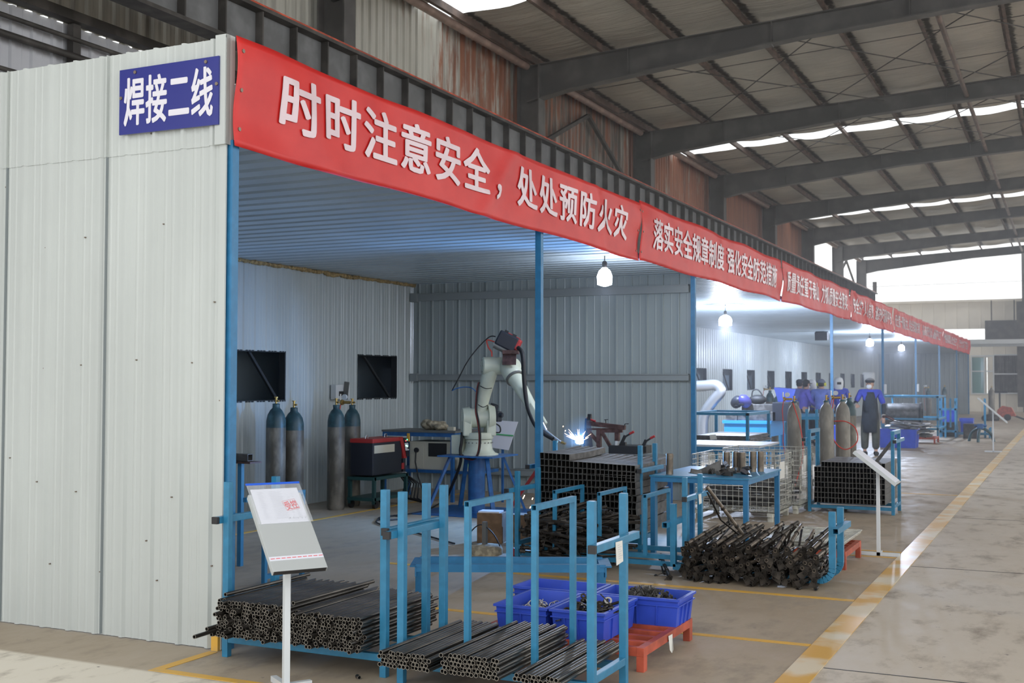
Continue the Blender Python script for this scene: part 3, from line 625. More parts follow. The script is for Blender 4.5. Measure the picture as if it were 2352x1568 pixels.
heap = lambda cx, cy, wx, wy, h, z: MB().add([(cx+wx*(i/10-.5), cy+wy*(j/10-.5), z+h*max(0, 1-abs(i/5-1)**2.2)*max(0, 1-abs(j/5-1)**2.2)+.006*R_.random()) for i in range(11) for j in range(11)], [(i*11+j, (i+1)*11+j, (i+1)*11+j+1, i*11+j+1) for i in range(10) for j in range(10)])
heap(1.695, .88, .29, .48, .02, CZ+.075).build('ring_fill', 'bracket_steel', None, 'dark layer of small parts under the loose rings', 'parts', None, 'stuff')
heap(2.055, .88, .29, .48, .05, CZ+.085).build('link_fill', 'bracket_steel', None, 'dark layer of small parts under the eyed links', 'parts', None, 'stuff')
heap(2.205, 1.365, .48, .28, .06, CZ+.06).build('clip_fill', 'bracket_steel', None, 'dark layer of small parts under the bent clips', 'parts', None, 'stuff')
lk = MB(); lk.tubeh((0, 0, -.003), (0, 0, .003), .020, .010, 16).b2((-.009, .016, -.003), (.009, .085, .003)); lk.tubeh((0, .10, -.003), (0, .10, .003), .018, .008, 14); LINK = lk.mesh('link', 'bracket_steel')
for i in range(55):
    o = link('eyed_link', LINK, None, 'dark flat link with eyes in the front right blue crate', 'link', 'links in the crate', loc=(2.055+R_.uniform(-.12, .12), .86+R_.uniform(-.19, .15), CZ+.105+.045*R_.random())); o.rotation_euler = (R_.uniform(-.7, .7), R_.uniform(-.7, .7), R_.uniform(0, 6))
WASH = MB().tubeh((0, 0, -.002), (0, 0, .002), .024, .013, 20).mesh('washer', 'bright_steel')
for x, y, z, rx, lab in ((2.0, .86, .305, 1.0, 'bright washer standing at the left in the crate of eyed links'), (2.10, .99, .305, .9, 'bright washer at the back of the crate of eyed links'), (2.03, .99, .28, .4, 'bright washer half hidden in the crate of eyed links')):
    o = link('washer', WASH, None, lab, 'washer', 'washers', loc=(x, y, z)); o.rotation_euler = (rx, .1, .3)
cl = MB()
for k in range(6): a0, a1 = -.9+k*.36, -.9+(k+1)*.36; cl.bar((.03*math.sin(a0), 0, .03*math.cos(a0)), (.03*math.sin(a1), 0, .03*math.cos(a1)), .018, .003, (0, 1, 0))
cl.b2((.02, -.009, -.02), (.05, .009, -.016)).b2((-.05, -.009, .0), (-.022, .009, .004)); CLIP = cl.mesh('clip', 'channel_steel')
for i in range(80):
    x, y = R_.gauss(0, .1), R_.gauss(0, .055)
    if abs(x) > .21 or abs(y) > .115: continue
    o = link('bent_clip', CLIP, None, 'bent steel clip heaped in the right rear blue crate', 'clip', 'clips in the crate', loc=(2.205+x, 1.365+y, CZ+.085+.065*max(0, 1-(x/.2)**2)*max(0, 1-(y/.13)**2)+.02*R_.random())); o.rotation_euler = (R_.uniform(-1.3, 1.3), R_.uniform(-1.3, 1.3), R_.uniform(0, 6))
MB().cyl((-.11, 0, 0), (.11, .03, 0), .035, n=14).build('rusty_roll', 'tube_brown', None, 'rusty roll lying in the almost empty rear left crate', 'roll', loc=(1.76, 1.36, CZ+.075))

# --- notice stands
def notice(label, px, py, ang, group, zt=.80, tilt=38, W_=.30, L_=.50, full=True):
    """lectern board on a pole; ang = direction (from +x) the slope falls towards"""
    t = thing('notice_stand', label, 'stand', (px, py, 0), ang, group)
    MB().b2((-.016, -.016, .02), (.016, .016, zt)).build('pole', 'white_metal', t)
    f = MB().b2((-.19, -.016, 0), (.19, .016, .03)).b2((-.016, -.016, 0), (.016, .14, .03)); f.build('foot', 'white_metal', t)
    tl = math.radians(tilt); T_ = .03
    M = Matrix.Translation((0, 0, zt+.03)) @ Matrix.Rotation(tl, 4, 'Y')
    def B(m, name, mt, parent=None, lab=None):
        m.v = [tuple(M @ V(q)) for q in m.v]; return m.build(name, mt, parent or t, lab)
    m = MB().b2((-L_/2, -W_/2, -T_), (L_/2, W_/2, 0), .002); bo = B(m, 'board', 'board_grey')
    B(MB().b2((L_/2-.004, -W_/2+.006, -T_+.004), (L_/2+.003, W_/2-.006, -.002)), 'lip', 'black', bo)
    if full:
        x0, x1 = -L_/2-.035, -L_/2+.215
        B(MB().b2((x0, -W_/2+.02, .001), (x1, W_/2-.012, .003)), 'paper_sheet', 'paper', bo)
        i = MB(); 
        for k in range(22):
            x = x0+.022+k*.0092
            for c0, c1 in ((-.10, -.065), (-.035, .045), (.062, .078), (.088, .112)):
                if k in (0, 1) and c0 > 0: continue
                i.b2((x, c0+R_.uniform(0, .006), .0031), (x+.0016, c1-R_.uniform(0, .015), .0033))
        for k in range(5): i.pipe([(x1-.03+.008*math.sin(j*1.7+k), .03+k*.022+j*.003, .0034) for j in range(6)], .0006, 4)
        B(i, 'print', 'ink_grey', bo)
        st = MB(); cx, cy, a_ = x0+.125, .068, .19
        def P(u, v): return V((cx+(-v*math.cos(a_)-u*math.sin(a_)), cy+(u*math.cos(a_)-v*math.sin(a_)), .0037))
        for (u0, v0), (u1, v1) in (((-.038, .036), (.038, .036)), ((.038, .036), (.038, -.036)), ((.038, -.036), (-.038, -.036)), ((-.038, -.036), (-.038, .036))): st.bar(P(u0, v0), P(u1, v1), .0016, .0004)
        write(st, '受控', -.036, .037, .036, -.033, .064, P, nrm=V((0, 0, .3))); B(st, 'red_stamp', 'ink_red', bo)
        B(MB().b2((x0-.035, -W_/2+.005, .004), (x1+.003, W_/2+.012, .005)), 'plastic_sleeve', 'clear_film', bo, 'clear plastic sleeve')
        B(MB().b2((x0-.042, -W_/2+.003, .002), (x0-.030, W_/2+.012, .008)), 'zip_strip', 'zip_blue', bo, 'blue zip of the sleeve')
        B(MB().b2((L_/2-.095, -W_/2+.002, .0005), (L_/2-.068, W_/2-.002, .002)), 'tape', 'paper', bo, 'white tape with red marks')
        r = MB()
        for k in range(10): r.b2((L_/2-.084, -W_/2+.008+k*.029, .0021), (L_/2-.079, -W_/2+.030+k*.029, .0024))
        B(r, 'tape_marks', 'ink_red', bo)
    else: B(MB().b2((-L_/2+.01, -W_/2+.01, .001), (L_/2-.02, W_/2-.01, .004)), 'paper_sheet', 'paper', bo)
    return t
notice('grey notice stand in front of the left rack, its sheet stamped in red', .878, -.551, math.radians(-33.2), 'notice stands', .80, 41.3, .296, .535)
notice('white notice stand seen edge on between the bracket pile and the aisle line', 2.988, 5.747, 0.0, 'notice stands', .80, 38, .30, .48, False)
notice('notice stand farthest down the aisle, near the blue anvil', 3.01, 23.67, 0.05, 'notice stands', .95, 42, .34, .85, False)
# --- rack with hoops and dark brackets (behind the low bench)
RD = rack('pipe_rack', 'low blue hoop rack heaped with dark brackets in front of the middle booth post', .13, 1.688, 3.88, 4.33, .815, .645, .17, 'blue racks in the middle', tagx=True)
for px in (.40, .82, 1.235): hoop(RD, px, -.08, .56, .15, .665)
MB().b2((.42-.42, .40, .06), (1.558, .44, .10)).b2((0, .0, .06), (1.558, .04, .10)).build('lower_rail', 'blue_rack', RD)
tg = MB().add([(0, 0, 0), (.003, .075, 0), (.01, .07, -.08), (.008, -.005, -.085)], [(0, 1, 2, 3), (3, 2, 1, 0)]).build('paper_tag', 'tag_paper', None, 'pale paper tag on the bar of the low hoop rack', 'tag', loc=(1.752, 4.06, .66))

def bracket_meshes():
    out = []
    for k in range(3):
        L = (.74, .68, .54)[k]; a = MB().tubeh((0, 0, 0), (0, L, 0), .0155, .011, 10)
        pl = MB(); tri = [(-.030, -.055), (.036, -.05), (.018, .024), (-.018, .024)]
        for y, q in ((.012, 1), (L-.018, .45)): pl.prism([(a_*q, b_*q) for a_, b_ in tri], (0, y, 0), (1, 0, 0), (0, 0, 1), (0, 1, 0), .006)
        pl.bar((0, .02, -.03), (.03, L*.45, -.07), .018, .005).bar((.03, L*.45, -.07), (0, L-.03, -.03), .018, .005)
        pl.tubeh((.03, .0, -.05), (.03, .05, -.05), .016, .010, 10)
        if k == 1: pl.bar((0, L*.3, -.01), (-.05, L*.3+.02, -.08), .018, .006).tubeh((-.05, L*.3, -.09), (-.05, L*.3+.04, -.09), .015, .009, 8)
        cr = MB()
        for q in ((.25, .64), (.3, .55, .85), (.18, .55))[k]: cr.tubeh((0, L*q, 0), (0, L*q+.02, 0), .0205, .0145, 10)
        cr.bar((0, L*.25, -.018), (0, L*.34, -.045), .012, .005).bar((0, L*.34, -.045), (0, L*.40, -.018), .012, .005)
        out.append((a.mesh('tube', 'tube_brown'), pl.mesh('end_plates', 'bracket_steel'), cr.mesh('collars', 'bracket_steel'), MB().tubeh((0, 0, 0), (0, L, 0), .0155, .011, 8).mesh('tube', 'bracket_steel')))
    return out
BM = bracket_meshes()
def bracket(loc, rot, k, lab, grp, dark=False, name='tube_bracket'):
    t = thing(name, lab, 'bracket', loc, 0, grp); t.rotation_euler = rot
    link('tube', BM[k][3 if dark else 0], t); link('end_plates', BM[k][1], t); link('collars', BM[k][2], t); return t
for r in range(6):
    n = (15, 15, 14, 13, 12, 11)[r]
    for c in range(n):
        u = (c+.5)/n; x = 1.70+u*1.13+R_.uniform(-.03, .03); right = u > .60; top = r >= 4
        y = 3.58+.028*r+R_.uniform(-.06, .05); z = .07+.043*r+R_.uniform(-.01, .01)
        bracket((x, y, z), (R_.uniform(.14, .27) if top else R_.uniform(.02, .16), R_.uniform(-.45, .45) if top else R_.uniform(-1.3, 1.3), R_.uniform(-.09, .07)+(-.05 if right else -.22)), R_.randrange(3), 'welded tube bracket in the tangled pile beside the yellow aisle line', 'brackets in the tangled pile', r < 2 or R_.random() < .25)
bracket((2.16, 4.0, .34), (.9, .2, 2.6), 2, 'short tube bracket standing upright on top of the tangled pile', 'brackets in the tangled pile')
bracket((1.66, 3.55, .02), (.15, .5, .5), 1, 'dark tube bracket slipped out at the left foot of the tangled pile', 'brackets in the tangled pile', True)
for i in range(62):
    u = R_.random(); r = i//16
    bracket((.18+u*.40, 3.80+R_.uniform(-.05, .22), .14+.075*r+.03*math.sin(u*9)), (R_.uniform(-.35, .35), R_.uniform(-3, 3), R_.uniform(-2.1, -.5)), R_.randrange(3), 'dark welded bracket in the heap on the low hoop rack', 'brackets on the low hoop rack', True, 'dark_bracket')
# cradle round the tangled pile
t = thing('cradle_rack', 'blue cradle with J shaped uprights holding the tangled bracket pile', 'rack', (1.62, 3.78, 0))
for y in (0, .36):
    MB().bar((0, y, .08), (0, y, .60), .045, .045).build('post', 'blue_rack', t)
    J = [(1.10, y, .055)]+[(1.20+.10*math.sin(a), y, .155-.10*math.cos(a)) for a in [i*PI/10 for i in range(6)]]+[(1.30, y, .3), (1.30, y, .60)]
    b = MB()
    for p, q in zip(J, J[1:]): b.bar(p, q, .05, .045, (0, 1, 0))
    b.bar((0, y, .08), (1.12, y, .055), .045, .045, (0, 1, 0)); b.build('upright', 'blue_rack', t)
MB().bar((1.345, -.12, .46), (1.345, .46, .46), .045, .045, hollow=.004).build('end_bar', 'blue_rack', t); MB().bar((-.045, -.10, .43), (-.045, .46, .43), .045, .045, hollow=.004).build('end_bar', 'blue_rack', t)

# --- rack with the tall stack of channels
RE = rack('pipe_rack', 'blue rack behind the middle post, loaded with the tall stack of square channels', -.07, .985, 4.76, 5.19, 1.023, .795, .16, 'blue racks in the middle')
def channel_mesh(L, w, h, t, name, m, bend=.0, n=5):
    b = MB(); ring = [(-w/2, -h/2), (w/2, -h/2), (w/2, h/2), (-w/2, h/2)]; inn = [(-w/2+t, -h/2+t), (w/2-t, -h/2+t), (w/2-t, h/2-t), (-w/2+t, h/2-t)]
    vs = []
    for i in range(n+1):
        y = L*i/n; dz = bend*max(0, (i/n-.35)/.65)**2
        vs += [(x, y, z+dz) for x, z in ring]+[(x, y, z+dz) for x, z in inn]
    fs = []
    for i in range(n):
        o = i*8
        for k in range(4): j = (k+1) % 4; fs += [(o+k, o+j, o+8+j, o+8+k), (o+4+k, o+12+k, o+12+j, o+4+j)]
    for o in (0, n*8):
        for k in range(4): j = (k+1) % 4; fs.append((o+k, o+4+k, o+4+j, o+j) if o == 0 else (o+k, o+j, o+4+j, o+4+k))
    b.add(vs, fs); me = b.mesh(name, m); me.materials.append(MATS['channel_rim']); me.materials.append(MATS['pipe_bore'])
    for p in me.polygons: p.material_index = 1 if p.index >= n*8 else 2 if p.index % 2 else 0
    return me
CH = [channel_mesh(.95, .041, .058, .0025, 'steel_channel', 'channel_steel', .012), channel_mesh(.95, .041, .058, .0025, 'steel_channel', 'channel_steel', .022)]
for r in range(12):
    for c in range(22):
        if r == 11 and c > 6: continue
        if r < 3 and 14 < c and (c+r) % 4 == 0: continue
        x = .052+c*.0437+R_.uniform(-.0015, .0015)+(.012 if (r//3) % 2 and r < 8 else 0)+(.0 if r > 7 else R_.uniform(-.003, .003)); z = .225+r*.0622+(-.0015*c if r > 8 else 0)
        o = link('steel_channel', CH[(r+c) % 2], None, 'square steel channel in the tall stack behind the middle post' if r < 11 else 'square steel channel in the raised row on top of the tall stack', 'channel', 'channels in the tall stack' if r < 11 else 'raised channels on the stack', loc=(x, 4.60+R_.uniform(-.012, .012), z)); o.rotation_euler = (0, R_.uniform(-.02, .02) if r > 7 else R_.uniform(-.10, .16), 0)
# --- table with cut parts
t = thing('work_table', 'blue work table covered with cut tubes and channel offcuts, before the wire cages', 'table', (1.10, 4.80, 0))
MB().b2((-.03, -.03, .735), (.91, 1.27, .75)).build('table_top', 'blue_rack', t)
for x in (0, .875):
    for y in (0, 1.24): MB().b2((x-.022, y-.022, 0), (x+.022, y+.022, .735)).build('leg', 'blue_post', t)
a = MB()
for y in (0, 1.24): a.b2((-.02, y-.02, .69), (.9, y+.02, .735))
for x in (0, .875): a.b2((x-.02, 0, .69), (x+.02, 1.24, .735))
a.build('apron', 'blue_post', t)
TB = MB().tubeh((0, 0, 0), (0, 0, .195), .033, .029, 18).mesh('cut_tube', 'tube_brown')
tb = [(1.22, 4.92, 'cut tube standing alone at the left of the work table'), (1.62, 5.45, 'leftmost tube of the standing row on the work table'), (1.70, 5.50, 'second tube of the standing row on the work table'), (1.77, 5.46, 'third tube of the standing row on the work table'), (1.84, 5.60, 'fourth tube of the standing row on the work table'), (1.90, 5.66, 'rightmost tube of the standing row on the work table')]
for x, y, lab in tb: link('cut_tube', TB, None, lab, 'tube', 'tubes on the work table', loc=(x, y, .75))
OC = MB().b2((-.05, -.02, 0), (.05, -.017, .04)).b2((-.05, -.02, 0), (.05, .02, .003)).b2((-.05, .017, 0), (.05, .02, .04)).mesh('offcut', 'channel_steel')
for i in range(22):
    o = link('channel_offcut', OC, None, 'short channel offcut lying in the heap on the work table', 'offcut', 'offcuts on the work table', loc=(1.42+R_.uniform(0, .46), 4.90+R_.uniform(0, .5), .752+.035*R_.random()*(i % 3))); o.rotation_euler = (R_.choice((0, 0, PI/2*.6)), R_.uniform(-.25, .25), R_.uniform(0, 6))
W_ = MB().prism([(0, 0), (.3, 0), (.3, .13), (.12, .04)], (1.33, 5.15, .752), (1, .2, 0), (0, 0, 1), (-.2, 1, 0), .05).build('bent_plate', 'channel_steel', None, 'larger dark folded plate leaning behind the offcuts on the table', 'plate')

# --- wire cages
def grid(mb, O, U, W, nu, nv, r=.003):
    O, U, W = V(O), V(U), V(W)
    for i in range(nu+1): mb.cyl(O+U*(i/nu), O+U*(i/nu)+W, r if i not in (0, nu) else r*1.7, n=5, caps=False)
    for j in range(nv+1): mb.cyl(O+W*(j/nv), O+W*(j/nv)+U, r if j not in (0, nv, nv//2) else r*1.7, n=5, caps=False)
    return mb
def cage(label, x0, y0, W, D, H, z0):
    t = thing('wire_cage', label, 'cage', (x0, y0, 0), 0, 'wire mesh cages')
    for O, U, n in (((0, 0, z0), (W, 0, 0), 14), ((0, D, z0), (W, 0, 0), 14), ((0, 0, z0), (0, D, 0), 13), ((W, 0, z0), (0, D, 0), 13)): grid(MB(), O, U, (0, 0, H-z0), n, 11).build('side_panel', 'mesh_wire', t)
    grid(MB(), (0, 0, z0), (W, 0, 0), (0, D, 0), 14, 12).build('floor_panel', 'mesh_wire', t)
    b = MB()
    for x in (.06, W-.06): b.b2((x-.03, 0, z0-.05), (x+.03, D, z0-.005))
    b.build('skid', 'mesh_wire', t)
    for x in (.06, W-.06):
        for y in (.06, D-.06): MB().b2((x-.03, y-.03, 0), (x+.03, y+.03, z0-.05)).build('foot', 'mesh_wire', t)
    MB().b2((W+.004, D*.28, H-.28), (W+.008, D*.55, H-.08)).build('plate', 'tag_paper', t, 'plain pale plate on the side panel')
    for z in (z0+.22, H-.12):
        for y in (.0, D): MB().pipe([(W+.012, y+.01+.03*math.cos(a*.7), z+.045*math.sin(a*.7)) for a in range(9)], .005, 5).build('clip', 'mesh_wire', t)
    return t
cage('nearer wire mesh cage full of dark bars, behind the work table', .56, 7.83, .98, .90, .76, .11)
cage('farther wire mesh cage, half empty, before the far channel rack', .66, 8.82, .96, .78, .78, .11)
for i in range(26):
    L = R_.uniform(.55, .85); o = MB().b2((-L/2, -.02, 0), (L/2, .02, .004)).b2((-L/2, -.022, 0), (L/2, -.018, .035)).b2((-L/2, .018, 0), (L/2, .022, .035)).build('steel_bar', 'channel_steel', None, 'dark channel bar lying in the nearer wire cage', 'bar', 'bars in the nearer wire cage', loc=(1.05+R_.uniform(-.05, .05), 8.28+R_.uniform(-.3, .3), .125+.013*i)); o.rotation_euler = (R_.uniform(-.1, .1), R_.uniform(-.12, .12), R_.choice((0, PI))+R_.uniform(-.25, .25))
for i in range(9):
    L = R_.uniform(.5, .7); o = MB().b2((-L/2, -.02, 0), (L/2, .02, .03)).build('steel_bar', 'channel_steel', None, 'dark bar lying in the farther wire cage', 'bar', 'bars in the farther wire cage', loc=(1.19, 9.2+R_.uniform(-.22, .22), .125+.031*i)); o.rotation_euler = (0, R_.uniform(-.08, .08), R_.uniform(-.3, .3))
PL2 = pallet('red steel pallet under the folded wire cage', 2.02, 2.86, 4.72, 5.56, .155, 6)
t = thing('folded_cage', 'flat folded wire cage lying on the far red pallet', 'cage', (1.98, 4.75, .158))
for i in range(3): grid(MB(), (0+.02*i, .02*i, .012+.022*i), (.80, 0, 0), (0, 1.25-.1*i, 0), 14, 26, .0045).build('panel', 'mesh_wire', t)
for x in (.05, .75): MB().pipe([(x, .1+.03*math.cos(a), .075+.02*math.sin(a)) for a in range(7)], .006, 5, True).build('clip', 'mesh_wire', t)
MB().add([(.12, .1, .066), (.32, .08, .066), (.33, .26, .066), (.14, .3, .066)], [(0, 1, 2, 3)]).build('plate', 'tag_paper', t, 'pale plate on the folded panel')
# --- far channel rack
t = rack('channel_rack', 'blue rack by the aisle carrying a low dark stack of square tubes', 1.66, 2.665, 9.23, 9.80, 1.0, .90, .10, None)
for x in (0, 1.005): MB().bar((x, -.02, 1.0), (x, .59, 1.0), .045, .045).build('top_bar', 'blue_rack', t)
MB().bar((.60, .30, .40), (1.0, .28, .93), .04, .04).build('brace', 'channel_steel', t, 'bare steel brace')
SQ = channel_mesh(1.1, .041, .062, .0025, 'square_tube', 'channel_steel', 0, 1)
for r in range(8):
    for c in range(20):
        if r == 7 and c < 2: continue
        link('square_tube', SQ, None, 'square steel tube in the low stack on the far rack by the aisle', 'tube', 'square tubes on the far rack', loc=(1.755+c*.0425+R_.uniform(-.002, .002), 9.14+R_.uniform(-.015, .015), .155+r*.0635))
# ------------------------------------------------------------------ inside the near booth
smat('arc_steel', (.012, .035, .10), .5, .3); smat('cyl_grey', (.15, .135, .11), .5, .1, var=.4, vscale=7, stretch=(1, 1, .5))
smat('cyl_teal', (.035, .085, .10), .45, .1, var=.35, vscale=9); smat('brass', (.45, .30, .10), .35, .8); smat('chrome', (.6, .6, .6), .2, .9)
smat('hose_red', (.60, .06, .04), .5, 0); smat('robot_cream', (.62, .66, .54), .35, 0, var=.08, vscale=4); smat('robot_dark', (.16, .16, .15), .5, .2)
smat('dark_green', (.015, .06, .06), .5, 0); smat('welder_red', (.38, .03, .03), .4, 0); smat('welder_black', (.015, .018, .028), .45, 0)
smat('box_cream', (.55, .52, .42), .5, 0); smat('carton', (.22, .13, .07), .8, 0, var=.2, vscale=10); smat('jig_rust', (.11, .06, .055), .5, .4, var=.3, vscale=15)
smat('sack', (.36, .31, .22), .85, 0, var=.3, vscale=20, bump=.6, bscale=30)
mat('led_green', (.1, .9, .4), .4, emit=(.1, 1, .45), es=4); mat('led_red', (.9, .1, .1), .4, emit=(1, .1, .1), es=2); mat('screen_text', (.6, .9, .7), .4, emit=(.5, 1, .7), es=1.5)
smat('cyl_pale', (.25, .235, .205), .5, .1, var=.25, vscale=7, stretch=(1, 1, .5))
def gas_cylinder(label, x, y, group, valve='plain', h=1.30, r=.110, teal=True, z=0, rz=0.0):
    t = thing('gas_cylinder', label, 'gas cylinder', (x, y, z), rz, group)
    MB().lathe([(r*.9, 0), (r, .03), (r, h*.80)], n=24).build('body', 'cyl_grey' if teal else 'cyl_pale', t)
    MB().lathe([(r, h*.80), (r*.985, h*.86), (r*.86, h*.915), (r*.6, h*.955), (r*.38, h*.975), (r*.36, h*1.0)], n=24).build('shoulder', 'cyl_teal' if teal else 'cyl_pale', t)
    MB().lathe([(.042, h-.01), (.045, h+.015), (.03, h+.02)], n=16).build('neck_ring', 'cyl_teal', t)
    v = MB().cyl((0, 0, h+.01), (0, 0, h+.09), .014, n=10).cyl((0, 0, h+.05), (.04, 0, h+.05), .012, n=8).cyl((0, 0, h+.09), (0, 0, h+.10), .024, n=12); vv = v.build('valve', 'brass', t)
    if valve == 'gauge':
        g = MB().cyl((-.03, 0, h+.05), (-.13, -.01, h+.05), .020, n=10).cyl((-.13, -.02, h+.05), (-.16, -.02, h+.05), .035, n=14); rg = g.build('regulator', 'brass', t)
        MB().cyl((-.10, -.045, h+.12), (-.10, -.015, h+.12), .036, n=18).build('gauge', 'white_metal', rg); MB().cyl((-.17, -.02, h+.06), (-.17, -.02, h+.16), .010, n=8).build('flow_tube', 'chrome', rg)
        MB().pipe([(-.16, -.03, h+.02), (-.175, -.05, h-.12), (-.15, -.08, h-.4), (-.165, -.06, h-.62), (-.13, -.03, h-.9)], .007, 6).build('hose', 'hose_red' if valve == 'gauge' else 'rubber', rg)
    return t
GC = 'gas cylinders by the back wall'
gas_cylinder('rear gas cylinder of the left pair, under the larger wall opening', -3.93, 5.72, GC, h=1.33, r=.118)
gas_cylinder('front gas cylinder of the left pair, brown streaked with a blue shoulder', -3.86, 5.98, GC, h=1.28, r=.122)
gas_cylinder('gas cylinder standing before the small breaker box', -3.75, 6.72, GC, h=1.30)
gas_cylinder('gas cylinder with brass regulator and hose, right of the breaker box', -3.84, 7.22, GC, 'gauge', h=1.29)
gas_cylinder('gas cylinder with regulator half hidden by the corner post', -2.55, 3.02, None, 'gauge', h=1.22)
t = thing('breaker_box', 'small white breaker box on the back wall between the two openings', 'switch box', (-4.43, 7.75, 1.37))
MB().b2((0, -.17, 0), (.09, .17, .20), .008).build('case', 'white_metal', t); MB().b2((.088, -.10, .045), (.094, .12, .11)).build('breakers', 'black', t); MB().bar((.09, .01, .125), (.17, .01, .115), .24, .006, (1, 0, 0)).build('lid', 'robot_dark', t)
# welding power source on its trolley
t = thing('welding_machine', 'red and black welding machine on a dark trolley beside the cylinders', 'welder', (-3.52, 6.95, 0))
MB().b2((-.17, .0, .42), (.17, .72, .86), .015).build('case', 'welder_black', t)
MB().b2((-.175, -.005, .83), (.175, .70, .885), .012).build('top_cover', 'welder_red', t)
fp = MB().prism([(.64, .885), (.72, .885), (.83, .60), (.75, .60)], (-.18, 0, 0), (0, 1, 0), (0, 0, 1), (1, 0, 0), .36).build('front_frame', 'welder_red', t)
MB().prism([(.73, .87), (.80, .87), (.88, .62), (.81, .62)], (-.15, 0, 0), (0, 1, 0), (0, 0, 1), (1, 0, 0), .34).build('control_panel', 'welder_black', t)
q = t.children[-1]; MB().prism([(.745, .80), (.835, .80), (.862, .70), (.772, .70)], (.1905, 0, 0), (0, 1, 0), (0, 0, 1), (1, 0, 0), .003).build('display', 'white_metal', q)
MB().b2((.1935, .77, .755), (.196, .80, .775)).b2((.1935, .805, .745), (.196, .825, .765)).build('digits', 'screen_text', q); MB().cyl((.19, .835, .735), (.205, .835, .735), .018, n=10).build('dial', 'black', q)
MB().b2((.1935, .80, .835), (.197, .815, .85)).build('lamp', 'led_green', q); MB().b2((.1935, .765, .825), (.197, .785, .835)).build('lamp', 'led_red', q)
MB().b2((.165, .03, .70), (.176, .52, .80)).build('side_window', 'box_cream', t); MB().b2((.15, .73, .42), (.178, .80, .60)).build('lower_front', 'welder_black', t); MB().b2((.172, .70, .46), (.18, .76, .54)).build('corner_guard', 'welder_red', t)
for y in (.12, .58): MB().pipe([(0, y-.03, .885), (0, y-.025, .925), (0, y+.025, .925), (0, y+.03, .885)], .006, 6).build('lifting_eye', 'chrome', t)
tr = MB().b2((-.2, -.02, .36), (.2, .84, .40)).b2((-.2, -.02, .10), (.2, .84, .14))
for x in (-.18, .18):
    for y in (.02, .80): tr.b2((x-.02, y-.02, .06), (x+.02, y+.02, .40))
tr.build('trolley', 'dark_green', t)
for x in (-.18, .18):
    for y in (.05, .77): MB().cyl((x-.02, y, .05), (x+.02, y, .05), .05, n=14).build('wheel', 'rubber', t)
for i in range(6): MB().pipe([(.05+.02*i, .82, .40), (.1+.03*i, .93+.02*i, .25), (.02+.05*i, .95, .06), (.2+.06*i, 1.05-.05*i, .012)], .010, 6).build('cable', 'rubber', t)
# controller table
t = thing('controller_table', 'blue table with a dark top between the welder and the robot', 'table', (-3.95, 8.12, 0))
MB().b2((0, 0, .925), (1.15, .72, .95)).build('table_top', 'robot_dark', t)
for x in (.03, 1.10):
    for y in (.03, .69): MB().b2((x-.022, y-.022, 0), (x+.022, y+.022, .87)).build('leg', 'blue_deep', t)
MB().b2((.01, .01, .87), (1.14, .71, .925)).build('apron', 'blue_deep', t); MB().b2((.03, .03, .38), (1.46, .69, .42)).build('shelf', 'blue_deep', t)
t = thing('robot_controller', 'cream robot controller cabinet with dark screen on the lower shelf of the blue table', 'controller', (-3.55, 8.20, .42))
MB().b2((0, 0, 0), (.70, .50, .38), .008).build('cabinet', 'box_cream', t); MB().b2((.30, -.006, .18), (.58, .0, .36)).build('screen', 'black', t); MB().b2((.03, -.006, .02), (.22, 0, .34)).build('side_door', 'box_cream', t)
MB().cyl((.12, -.03, .26), (.12, 0, .26), .035, n=12).build('plug', 'black', t); MB().pipe([(.12, -.03, .24), (.14, -.08, .1), (.2, -.1, -.1), (.3, -.08, -.4)], .009, 6).build('power_cable', 'rubber', t)
t = thing('teach_box', 'small cream box with a green lamp at the end of the lower table shelf', 'control box', (-2.76, 8.16, .42))
MB().b2((0, 0, 0), (.22, .14, .22), .008).build('case', 'box_cream', t); MB().cyl((.11, -.012, .09), (.11, 0, .09), .018, n=12).build('lamp', 'led_green', t)
b = MB()
for i in range(26): b.ball((R_.uniform(-.14, .14), R_.uniform(-.1, .1), R_.uniform(.03, .09)), R_.uniform(.04, .07), 8, 6, (1.3, 1, .8))
b.build('plastic_bag', 'sack', None, 'crumpled plastic bag on top of the controller table', 'bag', loc=(-3.30, 8.42, .955))
MB().b2((-.05, -.03, 0), (.05, .03, .05), .006).build('socket_block', 'box_cream', None, 'small cream socket block on the corner of the controller table', 'socket', loc=(-2.95, 8.3, .95))
ORNG = MB().b2((-.015, -.015, 0), (.015, .015, .11)); ORNG.build('orange_switch', 'line_yellow', None, 'small orange block standing under the controller table top', 'block', loc=(-3.52, 8.12, .80))

# --- robot on its stand
YR = 7.3
def rp(x, y, d=0): return at(1040+x*.20408, 740+y*.20408, 1, YR+d)
t = thing('robot_stand', 'deep blue robot stand: round column on a plate with slanting legs', 'stand', (-2.05, YR, 0))
MB().b2((-.62, -.62, 0), (.66, .5, .012)).build('base_plate', 'blue_deep', t); MB().cyl((0, 0, .012), (0, 0, .69), .105, n=28).build('column', 'blue_deep', t)
MB().b2((-.36, -.36, .69), (.40, .36, .708)).build('top_plate', 'blue_deep', t)
for x, y in ((-.42, -.52), (.48, -.48), (.52, .32), (-.42, .36)): MB().bar((x*.55, y*.5, .69), (x, y, .012), .05, .028, (x, y, 0)).build('leg', 'blue_deep', t)
rb = thing('welding_robot', 'cream six axis welding robot arm reaching down to a bright arc', 'robot', (-2.02, YR, .708))
RO = V((-2.02, YR, .708)); AX = V((.80, .60, 0))
def rel(mb): mb.v = [tuple(V(q)-RO) for q in mb.v]; return mb
def rbuild(mb, name, m, par=None, lab=None): return rel(mb).build(name, m, par or rb, lab)
c0 = V((-2.02, YR, 0))
